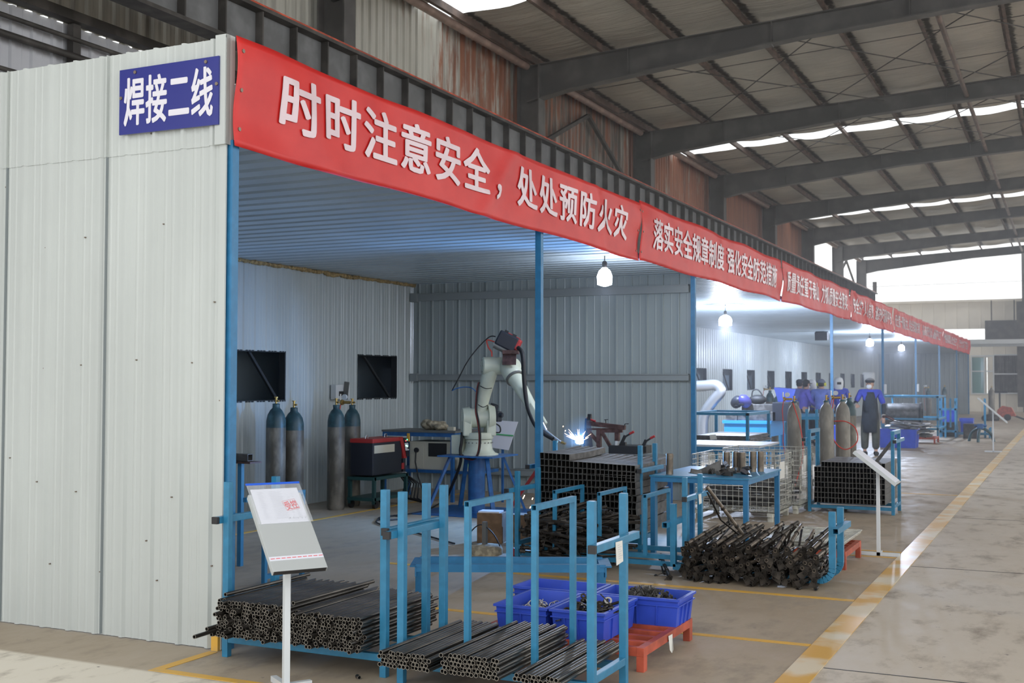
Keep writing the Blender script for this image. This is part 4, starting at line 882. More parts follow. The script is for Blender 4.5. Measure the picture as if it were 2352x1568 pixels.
rbuild(MB().lathe([(.245, .708), (.245, .722), (.205, .735), (.175, .77), (.165, .82), (.165, .895), (.158, .90)], c0, n=28), 'base', 'robot_cream')
bt = MB()
for i in range(20): a = i*PI/10; bt.cyl(c0+V((.168*math.cos(a), .168*math.sin(a), .86)), c0+V((.176*math.cos(a), .176*math.sin(a), .86)), .008, n=6)
rbuild(bt, 'base_bolts', 'robot_dark', rb.children[0])
rbuild(MB().box((-2.27, YR-.02, .83), (.16, .20, .24), None, .015), 'connector_box', 'robot_cream')
rbuild(MB().lathe([(.178, .905), (.182, .915), (.182, .975), (.17, .985)], c0, n=28), 'turret', 'robot_cream')
Sh = rp(285, 1075); El = rp(440, 490); pv = AX
yk = MB().cyl(Sh+AX*.115, Sh+AX*.20, .175, .155, 28).box(Sh+AX*.15+V((0, 0, -.12)), (.12, .26, .2), Matrix.Rotation(.64, 3, 'Z'), .02)
rbuild(yk, 'shoulder_plate', 'robot_cream')
rbuild(MB().cyl(Sh-AX*.20, Sh-AX*.11, .125, .14, 24).box(Sh-AX*.15+V((0, 0, -.12)), (.11, .24, .2), Matrix.Rotation(.64, 3, 'Z'), .02), 'shoulder_cover', 'robot_cream')
rbuild(MB().cyl(Sh-AX*.11, Sh+AX*.115, .12, n=24), 'shoulder_hub', 'robot_cream')
arm = [Sh, rp(330, 950), rp(362, 800), rp(392, 660), El]
rbuild(MB().pipe(arm, .08, 18, radii=[.085, .068, .078, .092, .098]), 'lower_arm', 'robot_cream')
rbuild(MB().cyl(El-AX*.125, El-AX*.11, .095, .112, 28).cyl(El-AX*.11, El+AX*.20, .112, .105, 28), 'elbow', 'robot_cream')
eb = MB()
for i in range(6): a = i*PI/3; u = V((-.6, .8, 0))*math.cos(a)+V((0, 0, 1))*math.sin(a); eb.cyl(El-AX*.128+u*.085, El-AX*.12+u*.085, .008, n=6)
rbuild(eb, 'elbow_bolts', 'robot_dark', rb.children[-1])
H2 = rp(680, 500, -.02); F0 = rp(695, 620, -.05); Wp = rp(985, 1120, -.35); FD = (Wp-F0).normalized()
rbuild(MB().lathe([(.03, -.26), (.095, -.24), (.118, -.17), (.122, -.06), (.115, .0), (.095, .02)], F0, FD, 24).cyl(El+AX*.18, H2, .10, .11, 20), 'forearm_housing', 'robot_cream')
rbuild(MB().tubeh(F0+FD*.0, F0+FD*.03, .118, .09, 24), 'housing_ring', 'robot_dark')
L_ = (Wp-F0).length
rbuild(MB().lathe([(.098, .02), (.088, .08), (.075, L_*.4), (.062, L_*.72), (.06, L_*.8)], F0, FD, 22), 'forearm', 'robot_cream')
xx = FD.cross(V((0, 1, 0))).normalized(); yy = FD.cross(xx); MW = Matrix((xx, yy, FD)).transposed()
rbuild(MB().box(F0+FD*(L_*.86)+yy*.05, (.10, .035, .30), MW, .014).box(F0+FD*(L_*.86)-yy*.05, (.10, .035, .30), MW, .014).box(F0+FD*(L_*.78), (.09, .11, .12), MW, .02), 'wrist', 'robot_cream')
T0 = rp(1050, 1225, -.42); T1 = rp(1160, 1310, -.46); T2 = rp(1245, 1365, -.48); ARC = rp(1400, 1372, -.5)
rbuild(MB().cyl(F0+FD*(L_*.95), T0, .05, .03, 16), 'tool_flange', 'chrome')
rbuild(MB().pipe([T0, T0.lerp(T1, .5), T1, T2], .018, 12, radii=[.024, .02, .019, .013]), 'torch', 'chrome')
rbuild(MB().cyl(T1.lerp(T2, .75), T2.lerp(ARC, .18), .017, .012, 12), 'torch_nozzle', 'brass', rb.children[-1])
# wire feeder on the elbow
FC = rp(615, 215, -.03); ang = math.radians(27); MF = Matrix.Rotation(.35, 3, 'Z') @ Matrix.Rotation(ang, 3, 'Y')
def fbox(c, s, ch=.01): return MB().box(FC+MF@V(c), s, MF, ch)
fd = rbuild(fbox((0, 0, .0), (.26, .17, .19), .02), 'wire_feeder', 'welder_black')
rbuild(fbox((.135, -.0, .02), (.06, .165, .14), .02), 'feeder_cap', 'welder_red', fd); rbuild(fbox((.02, .06, .098), (.2, .05, .012), .004), 'feeder_stripe', 'welder_red', fd)
rbuild(fbox((-.06, -.03, .105), (.05, .03, .03), .005), 'feeder_latch', 'black', fd); rbuild(fbox((.05, -.03, .105), (.05, .03, .03), .005), 'feeder_latch', 'black', fd)
rbuild(MB().cyl(FC+MF@V((-.12, -.04, -.11)), FC+MF@V((.06, -.04, -.11)), .04, n=14), 'feeder_motor', 'robot_dark', fd)
BP = rp(640, 400, -.09); rbuild(MB().box(BP+V((.01, -.03, -.02)), (.17, .012, .14), Matrix.Rotation(.35, 3, 'Z') @ Matrix.Rotation(-.35, 3, 'X'), .003).box(BP+V((0, .03, .07)), (.2, .14, .05), Matrix.Rotation(.35, 3, 'Z'), .005), 'feeder_bracket', 'jig_rust', fd)
hz = [rp(735, 285, -.12), rp(775, 330, -.16), rp(792, 420, -.2), rp(800, 600, -.22), rp(815, 780, -.25), rp(838, 930, -.3), rp(880, 1060, -.36), rp(945, 1180, -.42), rp(1040, 1260, -.46), rp(1130, 1310, -.47)]
def smooth(p, n=5):
    out = []
    for i in range(len(p)-1):
        a, b_, c, d = p[max(i-1, 0)], p[i], p[i+1], p[min(i+2, len(p)-1)]
        for k in range(n): s = k/n; out.append(.5*((2*b_)+(c-a)*s+(2*a-5*b_+4*c-d)*s*s+(3*b_-a-3*c+d)*s**3))
    return out+[p[-1]]
rbuild(MB().pipe(smooth(hz), .026, 12), 'torch_hose', 'rubber')
rbuild(MB().pipe(smooth([rp(480, 160, -.05), rp(410, 165, -.1), rp(280, 290, -.15), (rp(160, 450, -.2)), rp(60, 640, -.2), rp(-10, 770, -.2)]), .0075, 7), 'wire_conduit', 'rubber')
rbuild(MB().pipe(smooth([rp(-10, 770, -.2), rp(40, 745, -.2), rp(130, 728, -.18), rp(215, 740, -.18), rp(272, 790, -.16)]), .0065, 7), 'wire_conduit', 'blue_deep')
rbuild(MB().pipe(smooth([rp(470, 220, -.05), rp(385, 200, -.1), rp(400, 280, -.12), rp(435, 330, -.12), rp(440, 385, -.12)]), .009, 7), 'feeder_cable', 'hose_red')
cb = [rp(300, 680, -.14), rp(283, 760, -.16), rp(272, 880, -.18), rp(268, 1000, -.2), rp(290, 1120, -.22), rp(308, 1260, -.22), rp(305, 1400, -.22), rp(280, 1500, -.24), rp(235, 1545, -.26), rp(150, 1530, -.24), rp(110, 1500, -.2)]
for i in range(3): rbuild(MB().pipe(smooth([q+V((.012*(i-1), -.01*i, .004*i)) for q in cb]), .011, 7), 'arm_cable', 'hose_red' if i == 1 else 'rubber')
rbuild(MB().pipe(smooth([rp(105, 1240, -.15), rp(100, 1340, -.18), rp(85, 1440, -.2), rp(90, 1560, -.2), rp(40, 1720, -.1), rp(-60, 1950, 0)]), .02, 8), 'base_cable', 'rubber')
for k, (a, b_) in enumerate((((305, 715), (440, 740)), ((285, 925), (395, 930)))): rbuild(MB().pipe(smooth([rp(a[0], a[1], -.09), rp((a[0]+b_[0])/2, a[1]+30, -.12), rp(b_[0], b_[1], -.09)]), .005, 6), 'cable_tie', 'rubber')
MM = rp(480, 1060, .1); rbuild(MB().box(MM, (.13, .12, .13), None, .015).cyl(MM+V((-.05, .02, .07)), MM+V((-.02, .02, .15)), .065, .05, 16).cyl(MM+V((.06, -.02, .02)), MM+V((.11, -.02, .02)), .03, n=12), 'axis_motor', 'welder_black')
rbuild(MB().pipe(smooth([MM+V((.02, -.06, -.08)), MM+V((.1, -.08, -.12)), MM+V((.1, -.08, -.19)), MM+V((0, -.06, -.19))]), .009, 6), 'motor_cable', 'rubber')
# clipboard behind robot
t = thing('document_board', 'pale document board with a green strip hanging behind the robot', 'board', (-2.42, 8.42, .70))
MB().add([(0, 0, .03), (.26, .02, 0), (.40, .02, .38), (.05, 0, .40), (0, .008, .03), (.26, .028, 0), (.40, .028, .38), (.05, .008, .40)], [(0, 1, 2, 3), (7, 6, 5, 4), (0, 4, 5, 1), (1, 5, 6, 2), (2, 6, 7, 3), (3, 7, 4, 0)]).build('board', 'paper', t)
MB().bar((.01, -.004, .215), (.335, .012, .195), .018, .005, (0, 1, 0)).build('strip', 'strip_green', t); MB().b2((.15, .03, -.70), (.18, .05, .1)).build('post', 'blue_deep', t)

# --- welding fixture table, jig, arc and sparks
t = thing('fixture_table', 'blue fixture table behind the channel stack, under the welding jig', 'table', (-.58, 6.68, 0))
MB().b2((0, 0, .74), (1.05, .72, .775)).build('table_top', 'robot_dark', t)
for x in (.04, 1.01):
    for y in (.04, .68): MB().b2((x-.03, y-.03, 0), (x+.03, y+.03, .74)).build('leg', 'blue_deep', t)
def jp(x, y, d=0): return at(x, y, 1, 6.8+d)
j = thing('welding_jig', 'rusty red welding jig with toggle clamps beside the arc', 'jig', tuple(jp(1400, 1035)))
JO = jp(1400, 1035)
def jb(mb, name, m): mb.v = [tuple(V(q)-JO) for q in mb.v]; return mb.build(name, m, j)
a = MB()
for p, q, w_ in (((1347, 971), (1436, 982), .05), ((1345, 982), (1378, 1020), .035), ((1376, 985), (1376, 1036), .05), ((1380, 988), (1408, 1035), .035), ((1418, 985), (1418, 1012), .05), ((1380, 990), (1430, 990), .03), ((1352, 985), (1430, 985), .02)): a.bar(jp(*p), jp(*q), w_, w_, (0, 1, 0))
jb(a, 'frame', 'jig_rust')
jb(MB().b2(jp(1405, 1040)-V((.0, .1, .0)), jp(1480, 1030)+V((0, .25, .03))), 'base', 'black')
for x, y in ((1432, 1008), (1480, 1018)):
    cl = MB().bar(jp(x-8, y+18), jp(x+4, y-8), .03, .03, (0, 1, 0)).bar(jp(x+2, y-4), jp(x+22, y-16), .018, .018, (0, 1, 0)).box(jp(x, y+14), (.06, .05, .07)); o = jb(cl, 'toggle_clamp', 'black')
    g_ = MB().cyl(jp(x+14, y-12), jp(x+24, y-17), .014, n=8); g_.v = [tuple(V(q)-JO) for q in g_.v]; g_.build('clamp_grip', 'welder_red', o)
jb(MB().bar(jp(1415, 1038), jp(1418, 1012), .03, .05, (0, 1, 0)), 'bright_plate', 'white_metal')
for p, q in (((1392, 975), (1391, 964)), ((1388, 964), (1397, 963)), ((1432, 981), (1436, 973)), ((1436, 973), (1444, 973))): jb(MB().bar(jp(*p), jp(*q), .008, .008, (0, 1, 0)), 'pin', 'black')
wp = thing('work_piece', 'dark upright workpiece lit blue by the welding arc', 'workpiece', tuple(jp(1322, 1020)))
WD, WN = V((.65, .76, 0)), V((-.76, .65, 0)); AP = jp(1331, 1015, -.06); JO2 = jp(1322, 1020); PB = AP-JO2
MB().prism([(-.09, -.12), (.19, -.12), (.15, .10), (.11, .27), (-.03, .27), (-.06, .10)], PB+V((.06, .05, 0)), (0, 1, 0), (0, 0, 1), (1, 0, 0), .012).build('plate', 'arc_steel', wp)
MB().ball(PB+WN*.036+V((0, 0, .034+.040)), .040, 16, 10).ball(PB+WN*.054+V((0, 0, .02)), .038, 16, 10).ball(PB+V((.012, .054, .02)), .038, 16, 10).ball(PB+V((.012, .04, .034+.036)), .036, 16, 10).build('arc_blocker', 'channel_steel', wp)  # added balls that keep the arc's light off the rear ceiling and partition
MB().prism([(-.0, .25), (.06, .25), (.05, .32), (.02, .32)], PB+V((.072, .05, 0)), (0, 1, 0), (0, 0, 1), (1, 0, 0), .04).build('lug', 'black', wp); MB().cyl(PB+V((.06, .08, .27)), PB+V((.17, .06, .24)), .012, n=8).build('clamp_handle', 'welder_red', wp)
mat('arc_glow', (1, 1, 1), .5, emit=(.62, .80, 1.0), es=90); mat('spark', (1, .6, .3), .5, emit=(1, .62, .38), es=7)
arc = jp(1331, 1015, -.06)
ob = MB().ball((0, 0, 0), .030, 14, 10, (1.7, .7, .75)).build('welding_arc', 'arc_glow', None, 'brilliant white blue welding arc at the torch tip', 'arc', loc=arc)
sp = MB()
for i in range(20):
    a = R_.uniform(.25, 2.9); r0 = R_.uniform(.02, .07); r1 = r0+R_.uniform(.03, .16); d = V((math.cos(a), R_.uniform(-.5, .1), math.sin(a)*.95)); sp.cyl(arc+d*r0, arc+d*r1, .0016, .0006, 4)
for px, py, dx in ((1205, 1137, 4), (1224, 1143, 2), (1219, 1163, 2), (1294, 978, 1), (1299, 988, 1)): p = at(px, py, 1, 5.9); q = at(px-dx, py+dx*2, 1, 5.9); sp.cyl(p, q, .005, .004, 5)
sp.build('sparks', 'spark', None, 'orange sparks flying from the welding arc', 'sparks', None, 'stuff')
for nm, loc, e, c, r in (('arc_light', arc+V((0, -.0, .034)), 480, (.18, .46, 1.0), .008),):
    l = bpy.data.lights.new(nm, 'POINT'); l.energy = e; l.color = c; l.shadow_soft_size = r; o = bpy.data.objects.new(nm, l); COL.objects.link(o); o.location = loc
# --- small things on the booth floor near the middle post
t = thing('carton', 'brown carton with an open top by the middle booth post', 'box', (-.66, 4.95, 0), .2); MB().b2((-.13, -.1, 0), (.13, .1, .30), .004).build('carton_body', 'carton', t); MB().b2((-.12, -.09, .30), (.1, .08, .315)).build('plastic_lining', 'paper', t)
t = thing('carton', 'second brown carton, right behind the first by the middle post', 'box', (-.36, 5.1, 0), .1); MB().b2((-.14, -.1, 0), (.14, .1, .28), .004).build('carton_body', 'carton', t)
MB().bar((-.50, 4.99, .30), (-.16, 5.02, .78), .03, .03).build('red_bar', 'welder_red', None, 'slim red steel bar leaning toward the middle booth post', 'bar')
t = thing('wire_spool_stand', 'small dark foot with curled strap left of the cartons', 'stand', (-.36, 4.2, 0)); MB().lathe([(.17, 0), (.17, .05), (.15, .08), (.03, .09)], n=20).build('round_foot', 'sack', t); MB().b2((-.02, -.02, .08), (.02, .02, .30)).build('stem', 'robot_dark', t)
MB().pipe(smooth([V((-.12, 0, .06)), V((-.17, 0, .16)), V((-.05, 0, .27)), V((.08, 0, .2)), V((.16, 0, .08))]), .006, 6).build('strap', 'rubber', t)
MB().ball((0, 0, .05), .05, 10, 8, (1, 1, 1)).build('red_cup', 'welder_red', None, 'red cup shaped lump on the floor by the hoop rack', 'cup', loc=(.0, 4.05, 0))
cbl = MB().pipe(smooth([V((-2.9, 7.9, .012)), V((-2.6, 6.9, .012)), V((-2.75, 6.2, .012)), V((-2.55, 5.95, .012)), V((-2.45, 6.25, .012)), V((-2.7, 6.35, .012)), V((-2.5, 5.7, .012)), V((-1.6, 5.1, .012)), V((-.9, 4.6, .012))]), .009, 6)
cbl.build('floor_cable', 'rubber', None, 'black cable looping over the booth floor before the robot stand', 'cable')
t = thing('angle_stand', 'small dark stand with channel at the left edge behind the corner post', 'stand', (-1.95, 2.6, 0)); MB().b2((-.02, -.02, 0), (.02, .02, .9)).build('post', 'blue_post', t); MB().b2((-.12, -.08, .9), (.16, .08, .915)).build('plate', 'jig_rust', t); MB().bar((-.08, 0, .95), (.1, 0, .95), .07, .06, hollow=.005).build('channel', 'channel_steel', t)
# ------------------------------------------------------------------ lamps
mat('bulb_white', (1, 1, 1), .4, emit=(.86, .92, 1.0), es=40)
def lamp(lab, x, y, z, e, r=.055):
    t = thing('hanging_bulb', lab, 'lamp', (x, y, z), 0, 'bulbs under the booth ceiling')
    MB().lathe([(.02, -.12), (r, -.10), (r*1.05, .0), (r*.8, .06), (.025, .10)], n=18).build('bulb', 'bulb_white', t)
    MB().lathe([(.028, .10), (.03, .16), (.018, .18)], n=12).build('socket', 'black', t); MB().cyl((0, 0, .18), (0, 0, HZ-z), .006, n=6).build('cord', 'black', t)
    l = bpy.data.lights.new('bulb_light', 'POINT'); l.energy = e; l.color = (.66, .77, 1.0); l.shadow_soft_size = .06; o = bpy.data.objects.new('bulb_light', l); COL.objects.link(o); o.parent = t; o.location = (0, 0, -.19)
lamp('glowing bulb hanging in front of the grey partition', -.30, 7.18, 2.86, 40, .085)
lamp('brightest glowing bulb, first beyond the partition', -1.3, 16.2, 2.80, 620, .12)
lamp('glowing bulb hanging above the standing worker', -.6, 29.4, 2.78, 420, .10)
lamp('farthest glowing bulb under the booth ceiling', -.6, 36.5, 2.82, 420, .10)
MB().box((0, 0, 0), (.36, .22, .24), Matrix.Rotation(.2, 3, 'X'), .01).build('speaker_box', 'black', None, 'dark box hanging under the booth ceiling beyond the partition', 'speaker', loc=(-1.9, 29, 2.97))
for y, lab in ((27.67, 'white switch box on the post right of the standing worker'), (35.34, 'white switch box on the next post farther back')): MB().box((.06, y-.02, 1.43), (.06, .10, .26), None, .006).build('switch_box', 'white_metal', None, lab, 'switch')

# ------------------------------------------------------------------ far bay: frames, cylinders, machines
t = thing('storage_frame', 'tall open blue frame with dark plates on its shelf, first beyond the partition', 'rack', (-1.15, 13.5, 0))
W_, D_ = .95, 1.5
for x in (0, W_):
    for y in (0, D_): MB().b2((x-.025, y-.025, 0), (x+.025, y+.025, 1.10)).build('post', 'blue_rack', t)
a = MB()
for y in (0, D_): a.b2((-.025, y-.025, 1.06), (W_+.025, y+.025, 1.11)).b2((-.02, y-.02, .58), (W_+.02, y+.02, .62))
for x in (0, W_): a.b2((x-.025, 0, 1.06), (x+.025, D_, 1.11)).b2((x-.02, 0, .58), (x+.02, D_, .62))
a.build('top_frame', 'blue_rack', t); MB().b2((0, 0, .585), (W_, D_, .60)).build('shelf', 'blue_rack', t)
for i in range(5): MB().box((.5, .75, .615+.024*i), (.98-.02*i, 1.5, .02), Matrix.Rotation(.03*(i % 3-1), 3, 'Z')).build('steel_plate', 'channel_steel', None, 'dark steel plate stacked on the shelf of the tall open frame', 'plate', 'plates on the tall frame', loc=(-1.15, 13.5, 0))
MB().add([(-.02, -.03, 0), (.09, -.03, .01), (.12, -.06, -.07), (.0, -.06, -.08)], [(0, 1, 2, 3), (3, 2, 1, 0)]).build('paper_slip', 'tag_paper', None, 'pale slip hanging over the plates of the tall frame', 'paper', loc=(-.82, 13.5, .73))
t = thing('sheet_table', 'low blue table with a pale sheet top in front of the tall open frame', 'table', (-.75, 11.2, 0)); MB().b2((0, 0, .66), (1.3, 1.3, .69)).build('table_top', 'pale_sheet', t); MB().b2((0, 0, .58), (1.3, 1.3, .66)).build('apron', 'blue_post', t)
for x in (.03, 1.27):
    for y in (.03, 1.27): MB().b2((x-.025, y-.025, 0), (x+.025, y+.025, .58)).build('leg', 'blue_post', t)
t = thing('box_table', 'bright blue deep sided table carrying dark cases, behind the tall open frame', 'table', (-1.55, 17, 0))
mat('blue_bright', (.04, .30, .72), .4)
MB().b2((0, 0, .55), (.9, 1.3, .83)).build('side_box', 'blue_bright', t); MB().b2((-.03, -.03, .80), (.93, 1.33, .86)).build('rim', 'blue_bright', t)
for x in (.02, .88):
    for y in (.02, 1.28): MB().b2((x-.04, y-.04, 0), (x+.04, y+.04, .56)).build('leg', 'blue_bright', t)
for i, (x0, x1, y0, y1, z0, z1, lab) in enumerate(((-1.45, -.55, 17.1, 18.1, .86, 1.04, 'long dark case at the bottom of the pile on the box table'), (-1.25, -.6, 17.2, 18.0, 1.04, 1.18, 'middle dark case of the pile on the box table'), (-.62, -.30, 17.1, 18.1, .86, 1.22, 'tall black case at the right end of the box table'))): MB().b2((x0, y0, z0), (x1, y1, z1), .01).build('dark_case', 'welder_black' if i == 2 else 'channel_steel', None, lab, 'case')
MB().b2((-1.52, 17.02, .86), (-1.30, 17.09, 1.0)).build('small_case', 'channel_steel', None, 'flat grey case at the left front edge of the box table', 'case')
t = thing('tool_bag', 'black tool bag with an upright handle on the dark cases', 'bag', (-.95, 17.3, 1.18)); b = MB().ball((0, 0, .09), .10, 14, 8, (1.8, 1.0, .95)); b.build('bag_body', 'rubber', t)
MB().pipe(smooth([V((-.12, 0, .15)), V((-.10, 0, .26)), V((-.02, 0, .29)), V((.05, 0, .24)), (V((.10, 0, .15)))]), .014, 7).build('handle', 'rubber', t)
smat('silver', (.42, .43, .45), .34, .7); smat('helmet_blue', (.05, .05, .22), .4, 0)
def helmet(lab, loc, rz, m='welder_black'):
    t = thing('welding_helmet', lab, 'helmet', loc, rz); b = MB(); prof = [(-.11, .0), (-.12, .10), (-.10, .20), (0, .26), (.10, .22)]
    b.lathe([(.10, 0), (.115, .08), (.105, .17), (.06, .23), (.01, .25)], n=16); b.build('shell', m, t); MB().box((0, -.112, .13), (.11, .012, .05)).build('visor', 'black', t); return t
helmet('dark welding helmet lying at the left of the cases', (-1.38, 17.2, 1.18), .6).rotation_euler = (1.1, .2, .6)
helmet('welding helmet with violet blue rim between the dark helmet and the bag', (-1.12, 17.15, 1.18), -.5, 'helmet_blue').rotation_euler = (.9, 0, -.5)
t = thing('silver_duct', 'silver bent fume duct behind the tall open frame', 'duct', (-2.1, 17.2, 0))
MB().pipe(smooth([V((.05, 0, .0)), V((.05, 0, .7)), V((.10, 0, .98)), V((.28, 0, 1.25)), V((.42, 0, 1.42)), V((.33, 0, 1.55)), V((.05, 0, 1.54)), V((-.6, 0, 1.50))]), .11, 14).build('pipe', 'silver', t)
t = thing('blue_bin', 'violet blue tilted bin on a blue stand behind the bag', 'bin', (-1.25, 20, 0)); MB().prism([(0, 1.50), (.48, 1.46), (.40, 1.20), (.10, 1.16)], (0, 0, 0), (1, 0, 0), (0, 0, 1), (0, 1, 0), .5).build('bin_body', 'plastic_blue', t)
for x in (.12, .40):
    for y in (.05, .45): MB().b2((x-.025, y-.025, 0), (x+.025, y+.025, 1.2)).build('leg', 'blue_rack', t)
G2 = 'gas cylinders beside the aisle'
gas_cylinder('stout grey gas cylinder behind the wire cages', .74, 12.7, G2, 'gauge', h=1.30, teal=False)
gas_cylinder('pale grey gas cylinder left of the pair with the red hose', 1.27, 12.5, G2, h=1.32, teal=False)
gas_cylinder('brownish gas cylinder with a looping red hose before the standing worker', 1.47, 12.75, G2, 'gauge', h=1.33, teal=False)
gas_cylinder('dark gas cylinder touched by the standing worker', 1.36, 14.0, G2, h=1.34)
gas_cylinder('gas cylinder by the back wall behind the tool bag', -2.4, 24.6, None, 'gauge', h=1.38)
gas_cylinder('gas cylinder at the back, just left of the blue bin', -1.75, 22.6, None, h=1.30, r=.12)
gas_cylinder('gas cylinder with gauge at the far end of the booth', -.6, 45.0, None, 'gauge', h=1.35)
gas_cylinder('second gas cylinder at the far end of the booth', -.12, 46.5, None, h=1.4)
gas_cylinder('lone gas cylinder near the far wall beside the red barrow', 1.55, 49.4, None, h=1.36, r=.13, teal=False)
MB().pipe(smooth([V((1.34, 12.70, 1.36)), V((1.33, 12.6, 1.0)), V((1.38, 12.55, .72)), V((1.55, 12.5, .60)), V((1.72, 12.5, .72)), V((1.70, 12.5, .92)), V((1.55, 12.55, 1.02)), V((1.36, 12.6, 1.02))]), .009, 7).build('red_hose', 'hose_red', None, 'red gas hose looping in front of the brownish cylinder', 'hose')
MB().pipe(smooth([V((.75, 12.55, 1.3)), V((.9, 12.4, .9)), V((.95, 12.3, .5)), V((.85, 12.2, .05))]), .009, 7).build('red_hose', 'hose_red', None, 'red gas hose trailing down behind the wire cages', 'hose')
t = thing('cross_stand', 'blue cross shaped stand between the gas cylinders', 'stand', (.22, 16, 0))
for x in (.05, .23): MB().b2((x-.025, -.02, 0), (x+.025, .02, 1.12)).build('post', 'blue_rack', t)
MB().b2((-.12, -.03, .93), (.42, .03, .99)).build('cross_bar', 'blue_rack', t)
t = thing('feeder_cart', 'blue and grey wire feeder on a red stand before the worker', 'machine', (.38, 17.5, 0)); MB().b2((0, 0, .16), (.30, .34, .50), .02).build('motor_case', 'robot_dark', t); MB().b2((-.02, -.02, .46), (.26, .3, .78), .01).build('upper_case', 'plastic_blue', t)
MB().b2((-.05, -.04, .12), (.36, .38, .16)).build('base', 'pallet_red', t)
for x in (0, .3):
    for y in (0, .32): MB().b2((x-.03, y-.03, 0), (x+.03, y+.03, .12)).build('leg', 'pallet_red', t)
t = crate('large blue tub heaped with silver scrap, right of the standing worker', .78, 24.75, .90, .65, 0, .46, None, 'blue_tub')
for i in range(14):
    o = MB().box((0, 0, 0), (.5, .16, .02)).build('scrap_sheet', 'silver' if i % 2 else 'channel_steel', None, 'scrap sheet piled on the large blue tub', 'scrap', 'scrap on the blue tub', loc=(.86+R_.uniform(-.15, .25), 24.75+R_.uniform(-.15, .2), .40+.018*i)); o.rotation_euler = (R_.uniform(-.2, .3), R_.uniform(-.1, .25), R_.uniform(-.6, .6))
def frame(name, lab, x0, y0, W, D, H, rails, m='blue_rack', g=None, w=.05):
    t = thing(name, lab, 'rack', (x0, y0, 0), 0, g)
    for x in (0, W):
        for y in (0, D): MB().b2((x-w/2, y-w/2, 0), (x+w/2, y+w/2, H)).build('post', m, t)
    for z in rails:
        a = MB()
        for y in (0, D): a.b2((-w/2, y-w/2, z-w), (W+w/2, y+w/2, z))
        for x in (0, W): a.b2((x-w/2, 0, z-w), (x+w/2, D, z))
        a.build('rail', m, t)
    return t
frame('storage_frame', 'long blue frame around a dark drum, beyond the blue tub', -.15, 28.5, 1.48, 2.2, 1.24, (1.24, .62, .35))
d = thing('dark_drum', 'dark grey rolled drum lying inside the long blue frame', 'drum', (.2, 28.9, .42)); MB().cyl((-.3, 0, .3), (.62, 0, .3), .30, n=24).build('shell', 'channel_steel', d); MB().tubeh((.62, 0, .3), (.68, 0, .3), .32, .17, 24).build('ring', 'rubber', d)
pallet('red steel pallet with silver scrap beyond the blue tub', .62, 1.42, 26.9, 27.9, .16, 5)
for i in range(10):
    o = MB().box((0, 0, 0), (.55, .35, .03)).build('scrap_metal', 'silver' if i % 3 == 0 else 'channel_steel', None, 'scrap sheet heaped on the red pallet beyond the blue tub', 'scrap', 'scrap on the far red pallet', loc=(1.0+R_.uniform(-.15, .15), 27.3+R_.uniform(-.2, .2), .19+.034*i)); o.rotation_euler = (R_.uniform(-.08, .08), R_.uniform(-.1, .25), R_.uniform(-.5, .5))
t = frame('small_stand', 'small blue post stand before two blue bins', 1.18, 30.8, .42, .4, 1.15, (.85, .2)); MB().b2((.12, -.02, .3), (.17, .02, 1.15)).b2((.26, -.02, .3), (.31, .02, 1.15)).build('slat', 'blue_rack', t)
crate('blue bin left, behind the small post stand', 1.25, 32.3, .45, .5, .42, .34, None, 'crate', False); crate('blue bin right of the small post stand', 1.72, 33.4, .4, .5, 0, .5, None, 'crate', False)
MB().b2((1.1, 31.3, 0), (1.6, 32.6, .42)).build('parts_box', 'bracket_steel', None, 'dark parts box on the floor under the blue bin', 'box')
frame('floor_rack', 'low blue frame beside the aisle with a dark block', 1.6, 30.9, .92, .5, .30, (.14,)); MB().b2((2.36, 31.0, 0), (2.42, 31.06, 1.15)).build('tall_post', 'blue_rack', None, 'tall blue post standing beside the farthest notice stand', 'post')
MB().b2((1.85, 30.3, 0), (2.25, 30.8, .42)).build('dark_block', 'bracket_steel', None, 'dark block standing before the low blue frame', 'block')
t = thing('bench_vise', 'blue three legged vise stand with arched legs near the aisle', 'vise', (2.42, 28.6, 0)); 
for a_ in (.4, 2.6, 4.6): MB().pipe(smooth([V((math.cos(a_)*.36, math.sin(a_)*.36, 0)), V((math.cos(a_)*.28, math.sin(a_)*.28, .22)), V((math.cos(a_)*.12, math.sin(a_)*.12, .34)), V((0, 0, .36))]), .04, 8).build('leg', 'cyl_teal', t)
MB().box((0, 0, .42), (.16, .24, .14), None, .02).cyl((-.16, 0, .44), (.16, 0, .44), .03, n=10).build('vise_jaws', 'blue_deep', t)
t = thing('wheelbarrow', 'red wheelbarrow tipped on the floor near the far wall', 'barrow', (2.15, 48, 0)); MB().prism([(-.35, .12), (.42, .20), (.25, .55), (-.12, .62), (-.30, .45)], (0, 0, 0), (1, 0, 0), (0, 0, 1), (0, 1, 0), .7).build('tray', 'pallet_red', t); MB().cyl((.1, -.06, .14), (.1, .02, .14), .14, n=16).build('wheel', 'rubber', t)
MB().bar((.3, .1, .22), (.75, .1, .05), .05).bar((.3, .6, .22), (.75, .6, .05), .05).build('handle', 'black', t)
MB().ball((0, 0, .1), .28, 12, 8, (1.3, 1, .7)).build('rubbish_heap', 'bracket_steel', None, 'dark rubbish heap left of the red wheelbarrow', 'heap', loc=(1.6, 47.5, 0))
t = thing('pedestal', 'thin dark T shaped pedestal by the far wall', 'stand', (1.55, 56, 0)); MB().cyl((0, 0, 0), (0, 0, 1.1), .04, n=8).build('pole', 'black', t); MB().b2((-.3, -.1, 1.1), (.35, .1, 1.2)).build('top', 'black', t)
